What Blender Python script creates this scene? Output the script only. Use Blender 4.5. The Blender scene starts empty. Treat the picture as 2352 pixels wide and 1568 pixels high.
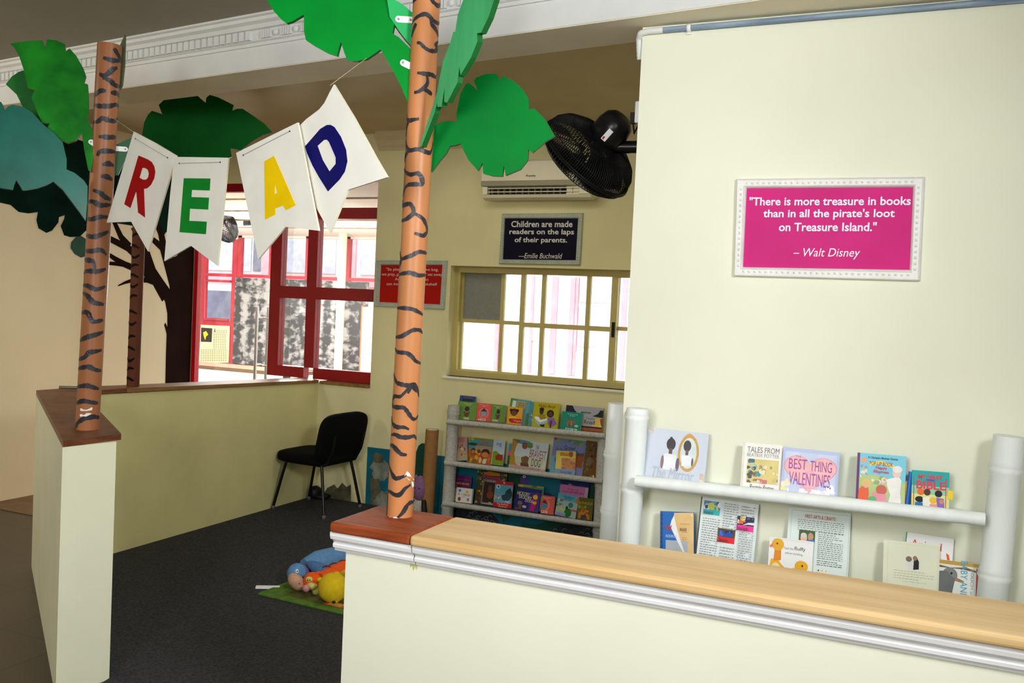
import bpy, bmesh, math, random
from mathutils import Vector, Matrix
from mathutils.geometry import tessellate_polygon
random.seed(7)
sc = bpy.context.scene
col = sc.collection
V = Vector

# ------------------------------------------------------------------ camera, world, sun, lamps, exposure
F_PX = 2040.0
YAW, PITCH, ROLL = math.radians(23.5), math.radians(-2.08), math.radians(2.66)
CAM = V((0, 0, 1.74))
_f = V((-math.sin(YAW) * math.cos(PITCH), math.cos(YAW) * math.cos(PITCH), math.sin(PITCH)))
_r = V((math.cos(YAW), math.sin(YAW), 0))
_u = _r.cross(_f)
CR = _r * math.cos(ROLL) + _u * math.sin(ROLL)
CU = -_r * math.sin(ROLL) + _u * math.cos(ROLL)
CF = _f
cam_d = bpy.data.cameras.new('camera')
cam_d.sensor_width = 36.0
cam_d.lens = F_PX / 2352 * 36.0
cam_d.clip_start = 0.05
cam_o = bpy.data.objects.new('camera', cam_d)
m3 = Matrix((CR, CU, -CF)).transposed()
cam_o.matrix_world = Matrix.Translation(CAM) @ m3.to_4x4()
col.objects.link(cam_o)
sc.camera = cam_o

w = bpy.data.worlds.new('sky'); sc.world = w; w.use_nodes = True
bg = w.node_tree.nodes['Background']
bg.inputs[0].default_value = (0.93, 0.95, 1.0, 1); bg.inputs[1].default_value = 1.6

def lamp(name, kind, loc, target, energy, color=(1, 1, 1), size=0.5, size_y=None, spread=None):
    d = bpy.data.lights.new(name, kind); d.energy = energy; d.color = color
    if kind == 'AREA':
        d.size = size
        if size_y: d.shape = 'RECTANGLE'; d.size_y = size_y
        if spread: d.spread = math.radians(spread)
    o = bpy.data.objects.new(name, d); o.location = loc
    o.rotation_euler = (V(target) - V(loc)).to_track_quat('-Z', 'Y').to_euler()
    col.objects.link(o); return o
s = lamp('sun', 'SUN', (0, -5, 12), (-2, 6, 0), 4.5, (1, .97, .9)); s.data.angle = .02
lamp('flash_lamp', 'AREA', (-0.5, 0.25, 2.55), (-0.62, 3.6, 2.3), 7, (.94, .97, 1.0), .45, spread=115)
lamp('front_fill', 'AREA', (-1.2, -1.2, 2.15), (-2.2, 2.6, 1.0), 57, (1, .985, .97), .9)  # added frontal fill behind the camera, well below the ceiling
lamp('left_wall_fill', 'AREA', (-5.6, 1.4, 2.9), (-6.3, 5.0, 1.3), 21, (1, .93, .82), .5)  # added warm fill for the left wall, kept out of view
lamp('right_fill', 'AREA', (1.2, 0.9, 2.7), (-2.6, 2.7, 1.0), 31, (.97, .985, 1.0), .6, spread=110)  # added from the right to brighten pillar and trunk; no window there
lamp('nook_fill', 'AREA', (-2.6, 5.0, 3.1), (-2.6, 5.0, 0), 12.5, (1, .95, .85), .9)  # added ambient fill for the nook, no fitting there
lamp('hall_fill', 'AREA', (-8.0, 9.6, 2.75), (-8.0, 9.6, 0), 330, (1, .95, .92), 3.0, 4.0)  # added downward fill to make the hall bright
for hx__, hy__ in ((-7.6, 10.2), (-10.6, 10.2)): lamp('hall_bounce_fill', 'POINT', (hx__, hy__, 1.75), (0, 0, 0), 210, (1, .94, .9)).data.shadow_soft_size = .25  # added mid-height fills, acting as daylight bounced onto the hall ceiling
vs = sc.view_settings
vs.view_transform = 'Standard'; vs.look = 'None'; vs.gamma = 1.0; vs.use_curve_mapping = False; vs.exposure = 0.35
sc.cycles.use_denoising = True
sc.cycles.max_bounces = 8

# ------------------------------------------------------------------ pixel helpers (frame 2352 x 1568): rays met with real planes
def ray(px, py): return CR * ((px - 1176) / F_PX) - CU * ((py - 784) / F_PX) + CF
def at_z(px, py, z): d = ray(px, py); return CAM + d * ((z - CAM.z) / d.z)
def at_y(px, py, y): d = ray(px, py); return CAM + d * ((y - CAM.y) / d.y)
def at_x(px, py, x): d = ray(px, py); return CAM + d * ((x - CAM.x) / d.x)
class Plane:
    def __init__(s, p0, n, up=(0, 0, 1)):
        s.p = V(p0); s.n = V(n).normalized()
        s.e1 = V(up).cross(s.n).normalized(); s.e2 = s.n.cross(s.e1).normalized()
    def uv(s, px, py, h=0.0):
        d = ray(px, py); p0 = s.p + s.n * h
        t = (p0 - CAM).dot(s.n) / d.dot(s.n)
        q = CAM + d * t - s.p
        return (q.dot(s.e1), q.dot(s.e2))
    def pt(s, u, v, h=0.0): return s.p + s.e1 * u + s.e2 * v + s.n * h
def zoomed(ox, oy, k, pts): return [(ox + x / k, oy + y / k) for x, y in pts]

# ------------------------------------------------------------------ materials
def lin(c):
    c = c / 255.0
    return c / 12.92 if c <= .04045 else ((c + .055) / 1.055) ** 2.4
_M = {}
def mat(rgb, rough=.6, var=.07, scale=9.0, metal=0.0, bump=0.0, stretch=None, kind='noise', rgb2=None, detail=4.0, spec=.35):
    key = (tuple(rgb), rough, var, scale, metal, bump, stretch, kind, tuple(rgb2) if rgb2 else None, spec)
    if key in _M: return _M[key]
    m = bpy.data.materials.new('%s_%d_%d_%d' % ((kind,) + tuple(int(v) for v in rgb))); m.use_nodes = True
    nt = m.node_tree; b = nt.nodes['Principled BSDF']
    b.inputs['Roughness'].default_value = rough; b.inputs['Metallic'].default_value = metal
    b.inputs['Specular IOR Level'].default_value = spec
    tc = nt.nodes.new('ShaderNodeTexCoord'); mp = nt.nodes.new('ShaderNodeMapping')
    nt.links.new(tc.outputs['Object'], mp.inputs[0])
    if stretch: mp.inputs['Scale'].default_value = stretch
    nz = nt.nodes.new('ShaderNodeTexNoise'); nz.inputs['Scale'].default_value = scale; nz.inputs['Detail'].default_value = detail
    nt.links.new(mp.outputs[0], nz.inputs['Vector'])
    rp = nt.nodes.new('ShaderNodeValToRGB')
    nt.links.new(nz.outputs['Fac'], rp.inputs[0])
    c = [lin(v) for v in rgb]
    if rgb2: a, z = [lin(v) for v in rgb2], c
    else: a, z = [v * (1 - var * 1.6) for v in c], [min(1, v * (1 + var)) for v in c]
    rp.color_ramp.elements[0].color = (*a, 1); rp.color_ramp.elements[1].color = (*z, 1)
    rp.color_ramp.elements[0].position = .32; rp.color_ramp.elements[1].position = .66
    nt.links.new(rp.outputs[0], b.inputs['Base Color'])
    if bump:
        bp = nt.nodes.new('ShaderNodeBump'); bp.inputs['Strength'].default_value = bump; bp.inputs['Distance'].default_value = .01
        n2 = nt.nodes.new('ShaderNodeTexNoise'); n2.inputs['Scale'].default_value = scale * 12
        nt.links.new(mp.outputs[0], n2.inputs['Vector'])
        nt.links.new(n2.outputs['Fac'], bp.inputs['Height']); nt.links.new(bp.outputs[0], b.inputs['Normal'])
    _M[key] = m; return m
def glass_mat(name, tint=(1, 1, 1), gl=.06):
    m = bpy.data.materials.new(name); m.use_nodes = True; nt = m.node_tree
    nt.nodes.remove(nt.nodes['Principled BSDF'])
    t = nt.nodes.new('ShaderNodeBsdfTransparent'); t.inputs[0].default_value = (*tint, 1)
    g = nt.nodes.new('ShaderNodeBsdfGlossy'); g.inputs['Roughness'].default_value = .05
    mx = nt.nodes.new('ShaderNodeMixShader'); mx.inputs[0].default_value = gl
    nt.links.new(t.outputs[0], mx.inputs[1]); nt.links.new(g.outputs[0], mx.inputs[2])
    nt.links.new(mx.outputs[0], nt.nodes['Material Output'].inputs[0]); return m
def tile_mat(rgb, mortar, scale, off=0.0, rough=.35):
    m = bpy.data.materials.new('floor_tiles'); m.use_nodes = True; nt = m.node_tree; b = nt.nodes['Principled BSDF']
    tc = nt.nodes.new('ShaderNodeTexCoord'); br = nt.nodes.new('ShaderNodeTexBrick')
    br.offset = off; br.inputs['Scale'].default_value = scale; br.inputs['Mortar Size'].default_value = .012
    br.inputs['Brick Width'].default_value = 1.0; br.inputs['Row Height'].default_value = 1.0
    c = [lin(v) for v in rgb]
    br.inputs['Color1'].default_value = (*c, 1); br.inputs['Color2'].default_value = (*[v * .85 for v in c], 1)
    br.inputs['Mortar'].default_value = (*[lin(v) for v in mortar], 1)
    nt.links.new(tc.outputs['Object'], br.inputs['Vector']); nt.links.new(br.outputs[0], b.inputs['Base Color'])
    b.inputs['Roughness'].default_value = rough; return m
def bark_mat():
    m = bpy.data.materials.new('bark_print'); m.use_nodes = True; nt = m.node_tree; b = nt.nodes['Principled BSDF']
    tc = nt.nodes.new('ShaderNodeTexCoord'); mp = nt.nodes.new('ShaderNodeMapping'); mp.inputs['Scale'].default_value = (1, 1, 1.5)
    nz = nt.nodes.new('ShaderNodeTexNoise'); nz.inputs['Scale'].default_value = 5.5; nz.inputs['Detail'].default_value = 5; nz.inputs['Roughness'].default_value = .6
    mp2 = nt.nodes.new('ShaderNodeMapping'); mp2.inputs['Scale'].default_value = (1, 1, .05)
    n2 = nt.nodes.new('ShaderNodeTexNoise'); n2.inputs['Scale'].default_value = 4.0
    add = nt.nodes.new('ShaderNodeMath'); add.operation = 'MULTIPLY_ADD'; add.inputs[1].default_value = .8
    rp = nt.nodes.new('ShaderNodeValToRGB')
    rp.color_ramp.elements[0].position = .84; rp.color_ramp.elements[0].color = (.035, .035, .045, 1)
    rp.color_ramp.elements[1].position = 1.0; rp.color_ramp.elements[1].color = (.36, .35, .35, 1)
    L = nt.links.new
    L(tc.outputs['Object'], mp.inputs[0]); L(mp.outputs[0], nz.inputs['Vector']); L(tc.outputs['Object'], mp2.inputs[0]); L(mp2.outputs[0], n2.inputs['Vector'])
    L(n2.outputs['Fac'], add.inputs[0]); L(nz.outputs['Fac'], add.inputs[2]); L(add.outputs[0], rp.inputs[0]); L(rp.outputs[0], b.inputs['Base Color'])
    b.inputs['Roughness'].default_value = .5; return m

WALL = mat((233, 234, 213), .75, .03, 1.3, bump=.06)
WALL_DIM = mat((226, 218, 168), .75, .05, 1.6, bump=.08)  # the wall cream yellowed: shade of the back wall put into its colour
WALL_LEFT = mat((242, 226, 190), .75, .03, 1.2, bump=.06)
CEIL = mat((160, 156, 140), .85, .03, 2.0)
CEIL_NOOK = mat((205, 188, 150), .85, .04, 2.0)
PLASTER_W = mat((226, 228, 226), .6, .03, 5.0)
GLOSS_W = mat((240, 240, 240), .3, .02, 5.0)
BAMBOO_W = mat((232, 238, 236), .5, .04, 14.0, stretch=(1, 1, .2), bump=.1)
BAMBOO_G = mat((182, 180, 172), .6, .12, 60.0)
CAP_RED = mat((156, 76, 40), .5, .2, 5.0, stretch=(1, 9, 9), rgb2=(122, 54, 26), spec=.15)
CAP_RED_D = mat((122, 70, 40), .42, .2, 5.0, stretch=(2, 2, 12), rgb2=(88, 48, 28))
CAP_PINE = mat((220, 188, 136), .4, .15, 2.2, stretch=(.6, 9, 9), rgb2=(198, 160, 104))
CAP_OLIVE = mat((150, 108, 58), .45, .15, 4.0, stretch=(9, 1, 9), rgb2=(118, 80, 40))
CARPET = mat((64, 64, 66), .95, .3, 90.0, bump=.5, rgb2=(34, 34, 36))
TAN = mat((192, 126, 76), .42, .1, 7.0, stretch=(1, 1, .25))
TAN_SHADED = mat((158, 100, 62), .4, .1, 7.0, stretch=(1, 1, .25))  # trunk tan darkened: the left trunk's shade is in the colour
BROWN_D = mat((96, 52, 32), .6, .12, 7.0, spec=.15)
STROKE = mat((46, 44, 50), .4, .2, 20.0)
CHIP = mat((235, 235, 232), .6, .05)
RED = mat((150, 14, 24), .35, .06, 4.0)
RED_B = mat((196, 24, 40), .35, .06, 4.0)
CREAM_F = mat((196, 180, 112), .4, .05, 6.0)
BLACK = mat((14, 14, 15), .55, .1, 20.0)
BLACK_G = mat((16, 16, 17), .3, .05)
STEEL = mat((190, 188, 182), .25, .04, metal=1.0)
GREY = mat((150, 150, 146), .5, .05)
GLASS = glass_mat('window_glass', (.97, .98, .98), .05)
GLASS_T = glass_mat('door_glass', (.93, .95, .95), .06)

# ------------------------------------------------------------------ mesh builder
class MB:
    def __init__(s): s.v = []; s.f = []; s.m = []; s.sm = []; s.mats = []
    def mi(s, m):
        if m not in s.mats: s.mats.append(m)
        return s.mats.index(m)
    def add(s, vs, fs, m, smooth=False):
        o = len(s.v); k = s.mi(m); s.v += [V(p) for p in vs]
        for f in fs: s.f.append([i + o for i in f]); s.m.append(k); s.sm.append(smooth)
        return s
    def hexa(s, p, m):
        return s.add(p, [(0, 3, 2, 1), (4, 5, 6, 7), (0, 1, 5, 4), (1, 2, 6, 5), (2, 3, 7, 6), (3, 0, 4, 7)], m)
    def box(s, x0, x1, y0, y1, z0, z1, m):
        return s.hexa([(x0, y0, z0), (x1, y0, z0), (x1, y1, z0), (x0, y1, z0), (x0, y0, z1), (x1, y0, z1), (x1, y1, z1), (x0, y1, z1)], m)
    def obox(s, c, ax, ay, az, m):
        c, ax, ay, az = V(c), V(ax), V(ay), V(az)
        return s.hexa([c - ax - ay - az, c + ax - ay - az, c + ax + ay - az, c - ax + ay - az, c - ax - ay + az, c + ax - ay + az, c + ax + ay + az, c - ax + ay + az], m)
    def prism(s, pl, loops, h0, h1, m, side=None, back=True):
        """polygon (with holes) given in plane coordinates, extruded from h0 to h1"""
        side = side or m
        loops = [list(l) for l in loops]
        flat = [p for l in loops for p in l]
        tris = tessellate_polygon([[V((p[0], p[1], 0)) for p in l] for l in loops])
        def orient(t):
            a, b, c = [flat[i] for i in t]
            return tuple(t) if (b[0] - a[0]) * (c[1] - a[1]) - (b[1] - a[1]) * (c[0] - a[0]) > 0 else tuple(reversed(t))
        tris = [orient(t) for t in tris]
        s.add([pl.pt(u, v, h1) for u, v in flat], tris, m)
        if h0 is None: return s
        if back: s.add([pl.pt(u, v, h0) for u, v in flat], [tuple(reversed(t)) for t in tris], m)
        for i, l in enumerate(loops):
            n = len(l); area = sum(l[k][0] * l[(k + 1) % n][1] - l[(k + 1) % n][0] * l[k][1] for k in range(n))
            ccw = (area > 0) == (i == 0)
            q = [pl.pt(u, v, h1) for u, v in l] + [pl.pt(u, v, h0) for u, v in l]
            fs = []
            for k in range(n):
                k2 = (k + 1) % n
                fs.append((k, n + k, n + k2, k2) if ccw else (k, k2, n + k2, n + k))
            s.add(q, fs, side)
        return s
    def tube(s, pts, r, m, seg=10, caps=True, smooth=True):
        pts = [V(p) for p in pts]; n = len(pts)
        rs = r if isinstance(r, (list, tuple)) else [r] * n
        t0 = (pts[1] - pts[0]).normalized()
        a = t0.orthogonal().normalized(); vs = []
        for i, p in enumerate(pts):
            t = ((pts[min(i + 1, n - 1)] - pts[i]).normalized() + (pts[i] - pts[max(i - 1, 0)]).normalized())
            t = t.normalized() if t.length > 1e-9 else t0
            a = (a - t * a.dot(t)).normalized(); b = t.cross(a)
            for k in range(seg):
                an = 2 * math.pi * k / seg
                vs.append(p + (a * math.cos(an) + b * math.sin(an)) * rs[i])
        fs = []
        for i in range(n - 1):
            for k in range(seg):
                k2 = (k + 1) % seg
                fs.append((i * seg + k, i * seg + k2, (i + 1) * seg + k2, (i + 1) * seg + k))
        s.add(vs, fs, m, smooth)
        if caps:
            s.add(vs[:seg], [tuple(reversed(range(seg)))], m); s.add(vs[-seg:], [tuple(range(seg))], m)
        return s
    def lathe(s, c, axis, prof, m, seg=24, smooth=True):
        c, ax = V(c), V(axis).normalized(); a = ax.orthogonal().normalized(); b = ax.cross(a); vs = []
        for r, t in prof:
            for k in range(seg):
                an = 2 * math.pi * k / seg; vs.append(c + ax * t + (a * math.cos(an) + b * math.sin(an)) * r)
        fs = []
        for i in range(len(prof) - 1):
            for k in range(seg):
                k2 = (k + 1) % seg; fs.append((i * seg + k, i * seg + k2, (i + 1) * seg + k2, (i + 1) * seg + k))
        return s.add(vs, fs, m, smooth)
    def blob(s, c, ax, ay, az, m, nu=18, nv=12, p=1.0, wob=0.0):
        """ellipsoid with half axes ax, ay, az (vectors)"""
        c, ax, ay, az = V(c), V(ax), V(ay), V(az); vs = []
        sp = lambda x: math.copysign(abs(x) ** p, x)
        for j in range(nv + 1):
            th = -math.pi / 2 + math.pi * j / nv
            for i in range(nu):
                ph = 2 * math.pi * i / nu; k = 1 + wob * math.sin(3 * ph + 2 * th)
                vs.append(c + (ax * (sp(math.cos(th)) * sp(math.cos(ph))) + ay * (sp(math.cos(th)) * sp(math.sin(ph))) + az * sp(math.sin(th))) * k)
        fs = []
        for j in range(nv):
            for i in range(nu):
                i2 = (i + 1) % nu; fs.append((j * nu + i, j * nu + i2, (j + 1) * nu + i2, (j + 1) * nu + i))
        return s.add(vs, fs, m, True)
    def build(s, name, parent=None, loc=None, label=None, cat=None, group=None, kind=None, bevel=0.0):
        if not s.v: return None
        if parent is not None: org = ORG[parent]
        elif loc is not None: org = V(loc)
        else:
            xs = [p.x for p in s.v]; ys = [p.y for p in s.v]; zs = [p.z for p in s.v]
            org = V(((min(xs) + max(xs)) / 2, (min(ys) + max(ys)) / 2, min(zs)))
        me = bpy.data.meshes.new(name)
        me.from_pydata([tuple(p - org) for p in s.v], [], s.f)
        for m in s.mats: me.materials.append(m)
        for p, k, sm in zip(me.polygons, s.m, s.sm): p.material_index = k; p.use_smooth = sm
        me.update()
        o = bpy.data.objects.new(name, me); col.objects.link(o)
        if parent is not None: o.parent = parent
        else: o.location = org
        ORG[o] = org
        if bevel:
            b = o.modifiers.new('bevel', 'BEVEL'); b.width = bevel; b.segments = 3; b.limit_method = 'ANGLE'
        if label: o['label'] = label
        if cat: o['category'] = cat
        if group: o['group'] = group
        if kind: o['kind'] = kind
        return o
ORG = {}
def thing(name, label, cat, loc, group=None):
    o = bpy.data.objects.new(name, None); o.location = loc; o.empty_display_size = .05; col.objects.link(o)
    o['label'] = label; o['category'] = cat
    if group: o['group'] = group
    ORG[o] = V(loc); return o

# lettering: outlines of the built-in font, fitted to a box
_T = {}
def glyphs(txt, style=''):
    k = (txt, style)
    if k in _T: return _T[k]
    cu = bpy.data.curves.new('lettering', 'FONT'); cu.body = txt; cu.resolution_u = 3
    if 'b' in style: cu.offset = .018
    if 'n' in style: cu.offset = -.006
    if 'i' in style: cu.shear = .22
    if 'w' in style: cu.space_character = 1.12
    o = bpy.data.objects.new('lettering', cu); col.objects.link(o)
    dg = bpy.context.evaluated_depsgraph_get(); dg.update()
    me = bpy.data.meshes.new_from_object(o.evaluated_get(dg))
    vs = [(v.co.x, v.co.y) for v in me.vertices]; fs = [tuple(p.vertices) for p in me.polygons]
    fs = [f if me.polygons[i].normal.z > 0 else tuple(reversed(f)) for i, f in enumerate(fs)]
    bpy.data.objects.remove(o); bpy.data.curves.remove(cu); bpy.data.meshes.remove(me)
    x0 = min(v[0] for v in vs); x1 = max(v[0] for v in vs); y0 = min(v[1] for v in vs); y1 = max(v[1] for v in vs)
    r = ([((x - x0) / (x1 - x0), (y - y0) / max(1e-6, y1 - y0)) for x, y in vs], fs)
    _T[k] = r; return r
def put_text(mb, txt, o3, ex, ey, m, style=''):
    """o3 = lower left corner, ex/ey = full width/height vectors"""
    vs, fs = glyphs(txt, style)
    mb.add([o3 + ex * x + ey * y for x, y in vs], fs, m)
def text_px(mb, pl, txt, x0, y0, x1, y1, m, style='', h=.002, tilt=0.0):
    """box corners in pixels; tilt = how many pixels lower the right end sits"""
    a = pl.pt(*pl.uv(x0, y1 - tilt / 2, h), h); b = pl.pt(*pl.uv(x1, y1 + tilt / 2, h), h); c = pl.pt(*pl.uv(x0, y0 - tilt / 2, h), h)
    ex = b - a; up = pl.e2 * (c - a).dot(pl.e2)
    put_text(mb, txt, a, ex, up, m, style)

# ------------------------------------------------------------------ the setting
def struct(name, mb, **k): return mb.build(name, kind='structure', **k)
YB, YR, XC = 6.5, 3.6, -1.042          # back wall, right wall, the corner they step at
CH = 3.18                               # ceiling height
struct('floor', MB().box(-12, 2, -2.5, 13.2, -.1, 0, tile_mat((66, 56, 46), (40, 36, 30), 2.2)))
struct('floor_border', MB().box(-6.55, -5.95, 4.72, 7, 0, .006, mat((128, 100, 72), .6, .1, 9)))
struct('ceiling', MB().box(-6.6, 2, -2.5, 4.6, CH, CH + .1, CEIL))
struct('ceiling_nook', MB().box(-6.6, 1.6, 4.6, 6.9, CH, CH + .1, CEIL_NOOK))
struct('wall_rear', MB().box(-6.7, 2, -2.6, -2.5, 0, CH, WALL))
struct('wall_side', MB().box(2.0, 2.1, -2.6, 4.0, 0, CH, WALL))
struct('wall_left', MB().box(-6.75, -6.55, -2.6, 7.0, 0, CH, WALL_LEFT))
struct('wall_right', MB().box(XC, 2.0, YR, YB + .25, 0, 2.93, WALL).box(XC, 2.0, YR + .3, YB + .25, 2.93, CH, WALL))
# back wall with the window opening
WX0, WX1, WZ0, WZ1 = -3.405, -1.5, 1.166, 2.075
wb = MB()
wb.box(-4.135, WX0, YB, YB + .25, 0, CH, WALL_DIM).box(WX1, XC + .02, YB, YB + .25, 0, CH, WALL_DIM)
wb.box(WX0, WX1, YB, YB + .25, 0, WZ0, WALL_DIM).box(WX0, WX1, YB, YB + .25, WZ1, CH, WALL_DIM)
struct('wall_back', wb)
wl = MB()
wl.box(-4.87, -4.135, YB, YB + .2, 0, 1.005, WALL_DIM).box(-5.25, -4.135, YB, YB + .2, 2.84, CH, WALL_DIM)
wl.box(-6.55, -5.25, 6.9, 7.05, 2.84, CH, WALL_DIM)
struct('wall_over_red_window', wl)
# crown moulding on the back wall
cr = MB()
prof = [(0, 3.03), (.012, 3.03), (.018, 3.055), (.035, 3.07), (.04, 3.11), (.07, 3.14), (.085, 3.18), (0, 3.18)]
def extrude_profile(mb, prof, a, d, nrm, L, m, cap=True):
    a, d, nrm = V(a), V(d), V(nrm); n = len(prof)
    p0 = [V((a.x, a.y, 0)) + nrm * t + V((0, 0, z)) for t, z in prof]
    vs = p0 + [p + d * L for p in p0]
    mb.add(vs, [(i, (i + 1) % n, n + (i + 1) % n, n + i) for i in range(n)] + [tuple(range(n - 1, -1, -1)), tuple(range(n, 2 * n))], m)
extrude_profile(cr, prof, (-4.135, YB, 0), (1, 0, 0), (0, -1, 0), 3.09, CEIL_NOOK)
struct('trim_1', cr)
# ceiling beam and its cornice
BD = V((.9918, -.128, 0)).normalized(); BN = V((-.128, -.9918, 0)).normalized(); BA = V((-4.272, 3.884, 0)) - BD * 2.35; BL = 7.9
bm_ = MB()
extrude_profile(bm_, [(0, 2.93), (0, CH), (-.3, CH), (-.3, 2.93)], BA, BD, BN, BL, PLASTER_W)
struct('beam', bm_)
sf = MB(); extrude_profile(sf, [(-.004, 2.926), (-.004, 2.93), (-.3, 2.93), (-.3, 2.926)], BA, BD, BN, BL, mat((232, 222, 198), .8, .03, 3))
struct('trim_2', sf)
co = MB()
extrude_profile(co, [(0, 3.045), (.012, 3.045), (.016, 3.06), (.028, 3.066), (.028, 3.118), (.045, 3.122), (.055, 3.14), (.075, 3.15), (.08, 3.165), (.095, 3.17), (.095, CH), (0, CH)], BA, BD, BN, BL, PLASTER_W)
k = 0.0
while k < BL:
    c = V((BA.x, BA.y, 0)) + BD * k + BN * .036 + V((0, 0, 3.091))
    grp = k % 1.0
    if k < 3.55:
        if not (3.48 < k): co.obox(c, BD * .0155, BN * .012, (0, 0, .023), PLASTER_W)
        k += .048
    else:
        q = (k - 3.55) % .135
        if q < .075: co.obox(c, BD * .005, BN * .008, (0, 0, .021), PLASTER_W); k += .016
        else:
            co.blob(c + BD * .015, BD * .017, BN * .012, (0, 0, .017), PLASTER_W, 10, 6); k += .06
struct('trim_3', co)

# low nook walls -----------------------------------------------------
def plan_prism(mb, pts, z0, z1, m, side=None):
    """vertical prism over a floor outline; z0/z1 number or list per corner"""
    n = len(pts); a0 = z0 if isinstance(z0, list) else [z0] * n; a1 = z1 if isinstance(z1, list) else [z1] * n
    ar = sum(pts[i][0] * pts[(i + 1) % n][1] - pts[(i + 1) % n][0] * pts[i][1] for i in range(n))
    if ar < 0: pts = pts[::-1]; a0 = a0[::-1]; a1 = a1[::-1]
    vs = [(p[0], p[1], z) for p, z in zip(pts, a0)] + [(p[0], p[1], z) for p, z in zip(pts, a1)]
    mb.add(vs, [tuple(range(n - 1, -1, -1)), tuple(range(n, 2 * n))], m)
    mb.add(vs, [(i, (i + 1) % n, n + (i + 1) % n, n + i) for i in range(n)], side or m)
def xy(p): return (p.x, p.y)
ZW = 1.072
n0 = xy(at_z(143.6, 1027, ZW)); n1 = xy(at_z(267.3, 1014, ZW))
dg_ = V((-4.894 + 3.16, 3.866 - 2.63, 0)).normalized()
def along(p, t): return (p[0] + dg_.x * t, p[1] + dg_.y * t)
tl = (-4.87 - n0[0]) / dg_.x; tr = (-4.67 - n1[0]) / dg_.x
dw = MB(); plan_prism(dw, [n0, n1, along(n1, tr), along(n0, tl)], 0, ZW, mat((228, 228, 200), .75, .03, 2, bump=.06))
struct('wall_entrance', dw)
pw = MB(); q0 = along(n1, tr); q1 = along(n0, tl)
plan_prism(pw, [q0, (-4.67, YB), (-4.87, YB), q1], 0, [1.075, 1.012, 1.012, 1.075], mat((214, 206, 146), .75, .05, 2.2, bump=.08))  # wall paint turned olive to put in the partition's dimness
struct('wall_partition', pw)
c0 = xy(at_z(145, 1012, 1.1)); c1 = xy(at_z(279, 996, 1.1))
ov = V((-dg_.y, dg_.x, 0))
cp = MB(); plan_prism(cp, [c0, c1, along(c1, (-4.655 - c1[0]) / dg_.x), (-4.655, 4.36), (-4.89, 4.36), along(c0, (-4.89 - c0[0]) / dg_.x)], 1.073, 1.1, CAP_RED_D)
struct('trim_4', cp, bevel=.006)
cp = MB(); plan_prism(cp, [(-4.652, 4.362), (-4.652, YB - .02), (-4.885, YB + .1), (-4.885, 4.362)], [1.072, 1.014, 1.014, 1.072], [1.098, 1.04, 1.04, 1.098], CAP_OLIVE)
struct('trim_5', cp, bevel=.004)
struct('trim_6', MB().box(-4.65, -4.135, YB - .02, YB + .2, 1.006, 1.032, CAP_OLIVE), bevel=.004)
# front ledge
LX0, LY0, LY1 = -1.675, 2.525, 2.765
struct('wall_front', MB().box(LX0, 1.2, LY0, LY1, 0, .965, WALL))
struct('trim_7', MB().box(-1.712, -1.403, 2.475, 2.79, .965, 1.0, CAP_RED), bevel=.009)
struct('trim_8', MB().box(-1.401, 1.2, 2.47, 2.79, .965, 1.0, CAP_PINE), bevel=.011)
mo = MB()
mp_ = [(0, .895), (.008, .895), (.010, .905), (.020, .908), (.022, .918), (.016, .926), (.026, .936), (.036, .940), (.040, .952), (.040, .9645), (0, .9645)]
extrude_profile(mo, mp_, (-1.398, LY0, 0), (1, 0, 0), (0, -1, 0), 2.59, GLOSS_W)
struct('trim_9', mo)
mo = MB(); extrude_profile(mo, mp_, (LX0 - .04, LY0, 0), (1, 0, 0), (0, -1, 0), .313, GLOSS_W)
extrude_profile(mo, mp_, (LX0, LY1, 0), (0, -1, 0), (-1, 0, 0), .24, GLOSS_W)
struct('trim_10', mo)
# carpet of the nook
cpt = MB(); plan_prism(cpt, [(-3.13, .9), (-3.13, n1[1] - .1), n1, q0, (-4.67, YB), (-1.05, YB), (-1.05, YR), (.9, YR), (.9, LY1), (-1.66, LY1), (-1.66, .9)], .001, .007, CARPET)
cpt.build('carpet', label='charcoal grey carpet covering the floor of the reading nook', cat='carpet', loc=(-3, 4, 0))

# the window in the back wall -----------------------------------------
def win_x(zx, zy, y): p = at_y(1040 + zx / 5.227, 600 + zy / 5.227, y); return p.x
def win_z(zx, zy, y): p = at_y(1040 + zx / 5.227, 600 + zy / 5.227, y); return p.z
YW = YB + .1
def sempty(name, loc):
    o = bpy.data.objects.new(name, None); o.location = loc; o.empty_display_size = .05; col.objects.link(o)
    o['kind'] = 'structure'; ORG[o] = V(loc); return o
wroot = sempty('window_1', (-2.45, YW, WZ0))
fr = MB(); fr.box(WX0, WX0 + .05, YW - .02, YW + .06, WZ0, WZ1, CREAM_F).box(WX1 - .05, WX1, YW - .02, YW + .06, WZ0, WZ1, CREAM_F)
fr.box(WX0 + .05, WX1 - .05, YW - .02, YW + .06, WZ0, WZ0 + .05, CREAM_F).box(WX0 + .05, WX1 - .05, YW - .02, YW + .06, WZ1 - .05, WZ1, CREAM_F)
fr.build('window_frame', wroot)
def sash(xs, zs, y, name):
    m_ = MB()
    for a, b in xs: m_.box(a, b, y - .014, y + .014, zs[0][0], zs[-1][1], CREAM_F)
    for a, b in zs:
        for (p, q), (p2, q2) in zip(xs[:-1], xs[1:]): m_.box(q, p2, y - .012, y + .012, a, b, CREAM_F)
    return m_.build(name, wroot)
Y1, Y2 = YW + .038, YW
xa = [win_x(*t, Y1) for t in ((92, 700), (128, 700), (572, 700), (612, 720), (808, 720), (850, 720))]
za = [win_z(400, t, Y1) for t in (1375, 1310, 745, 700, 150, 92)]
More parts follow.
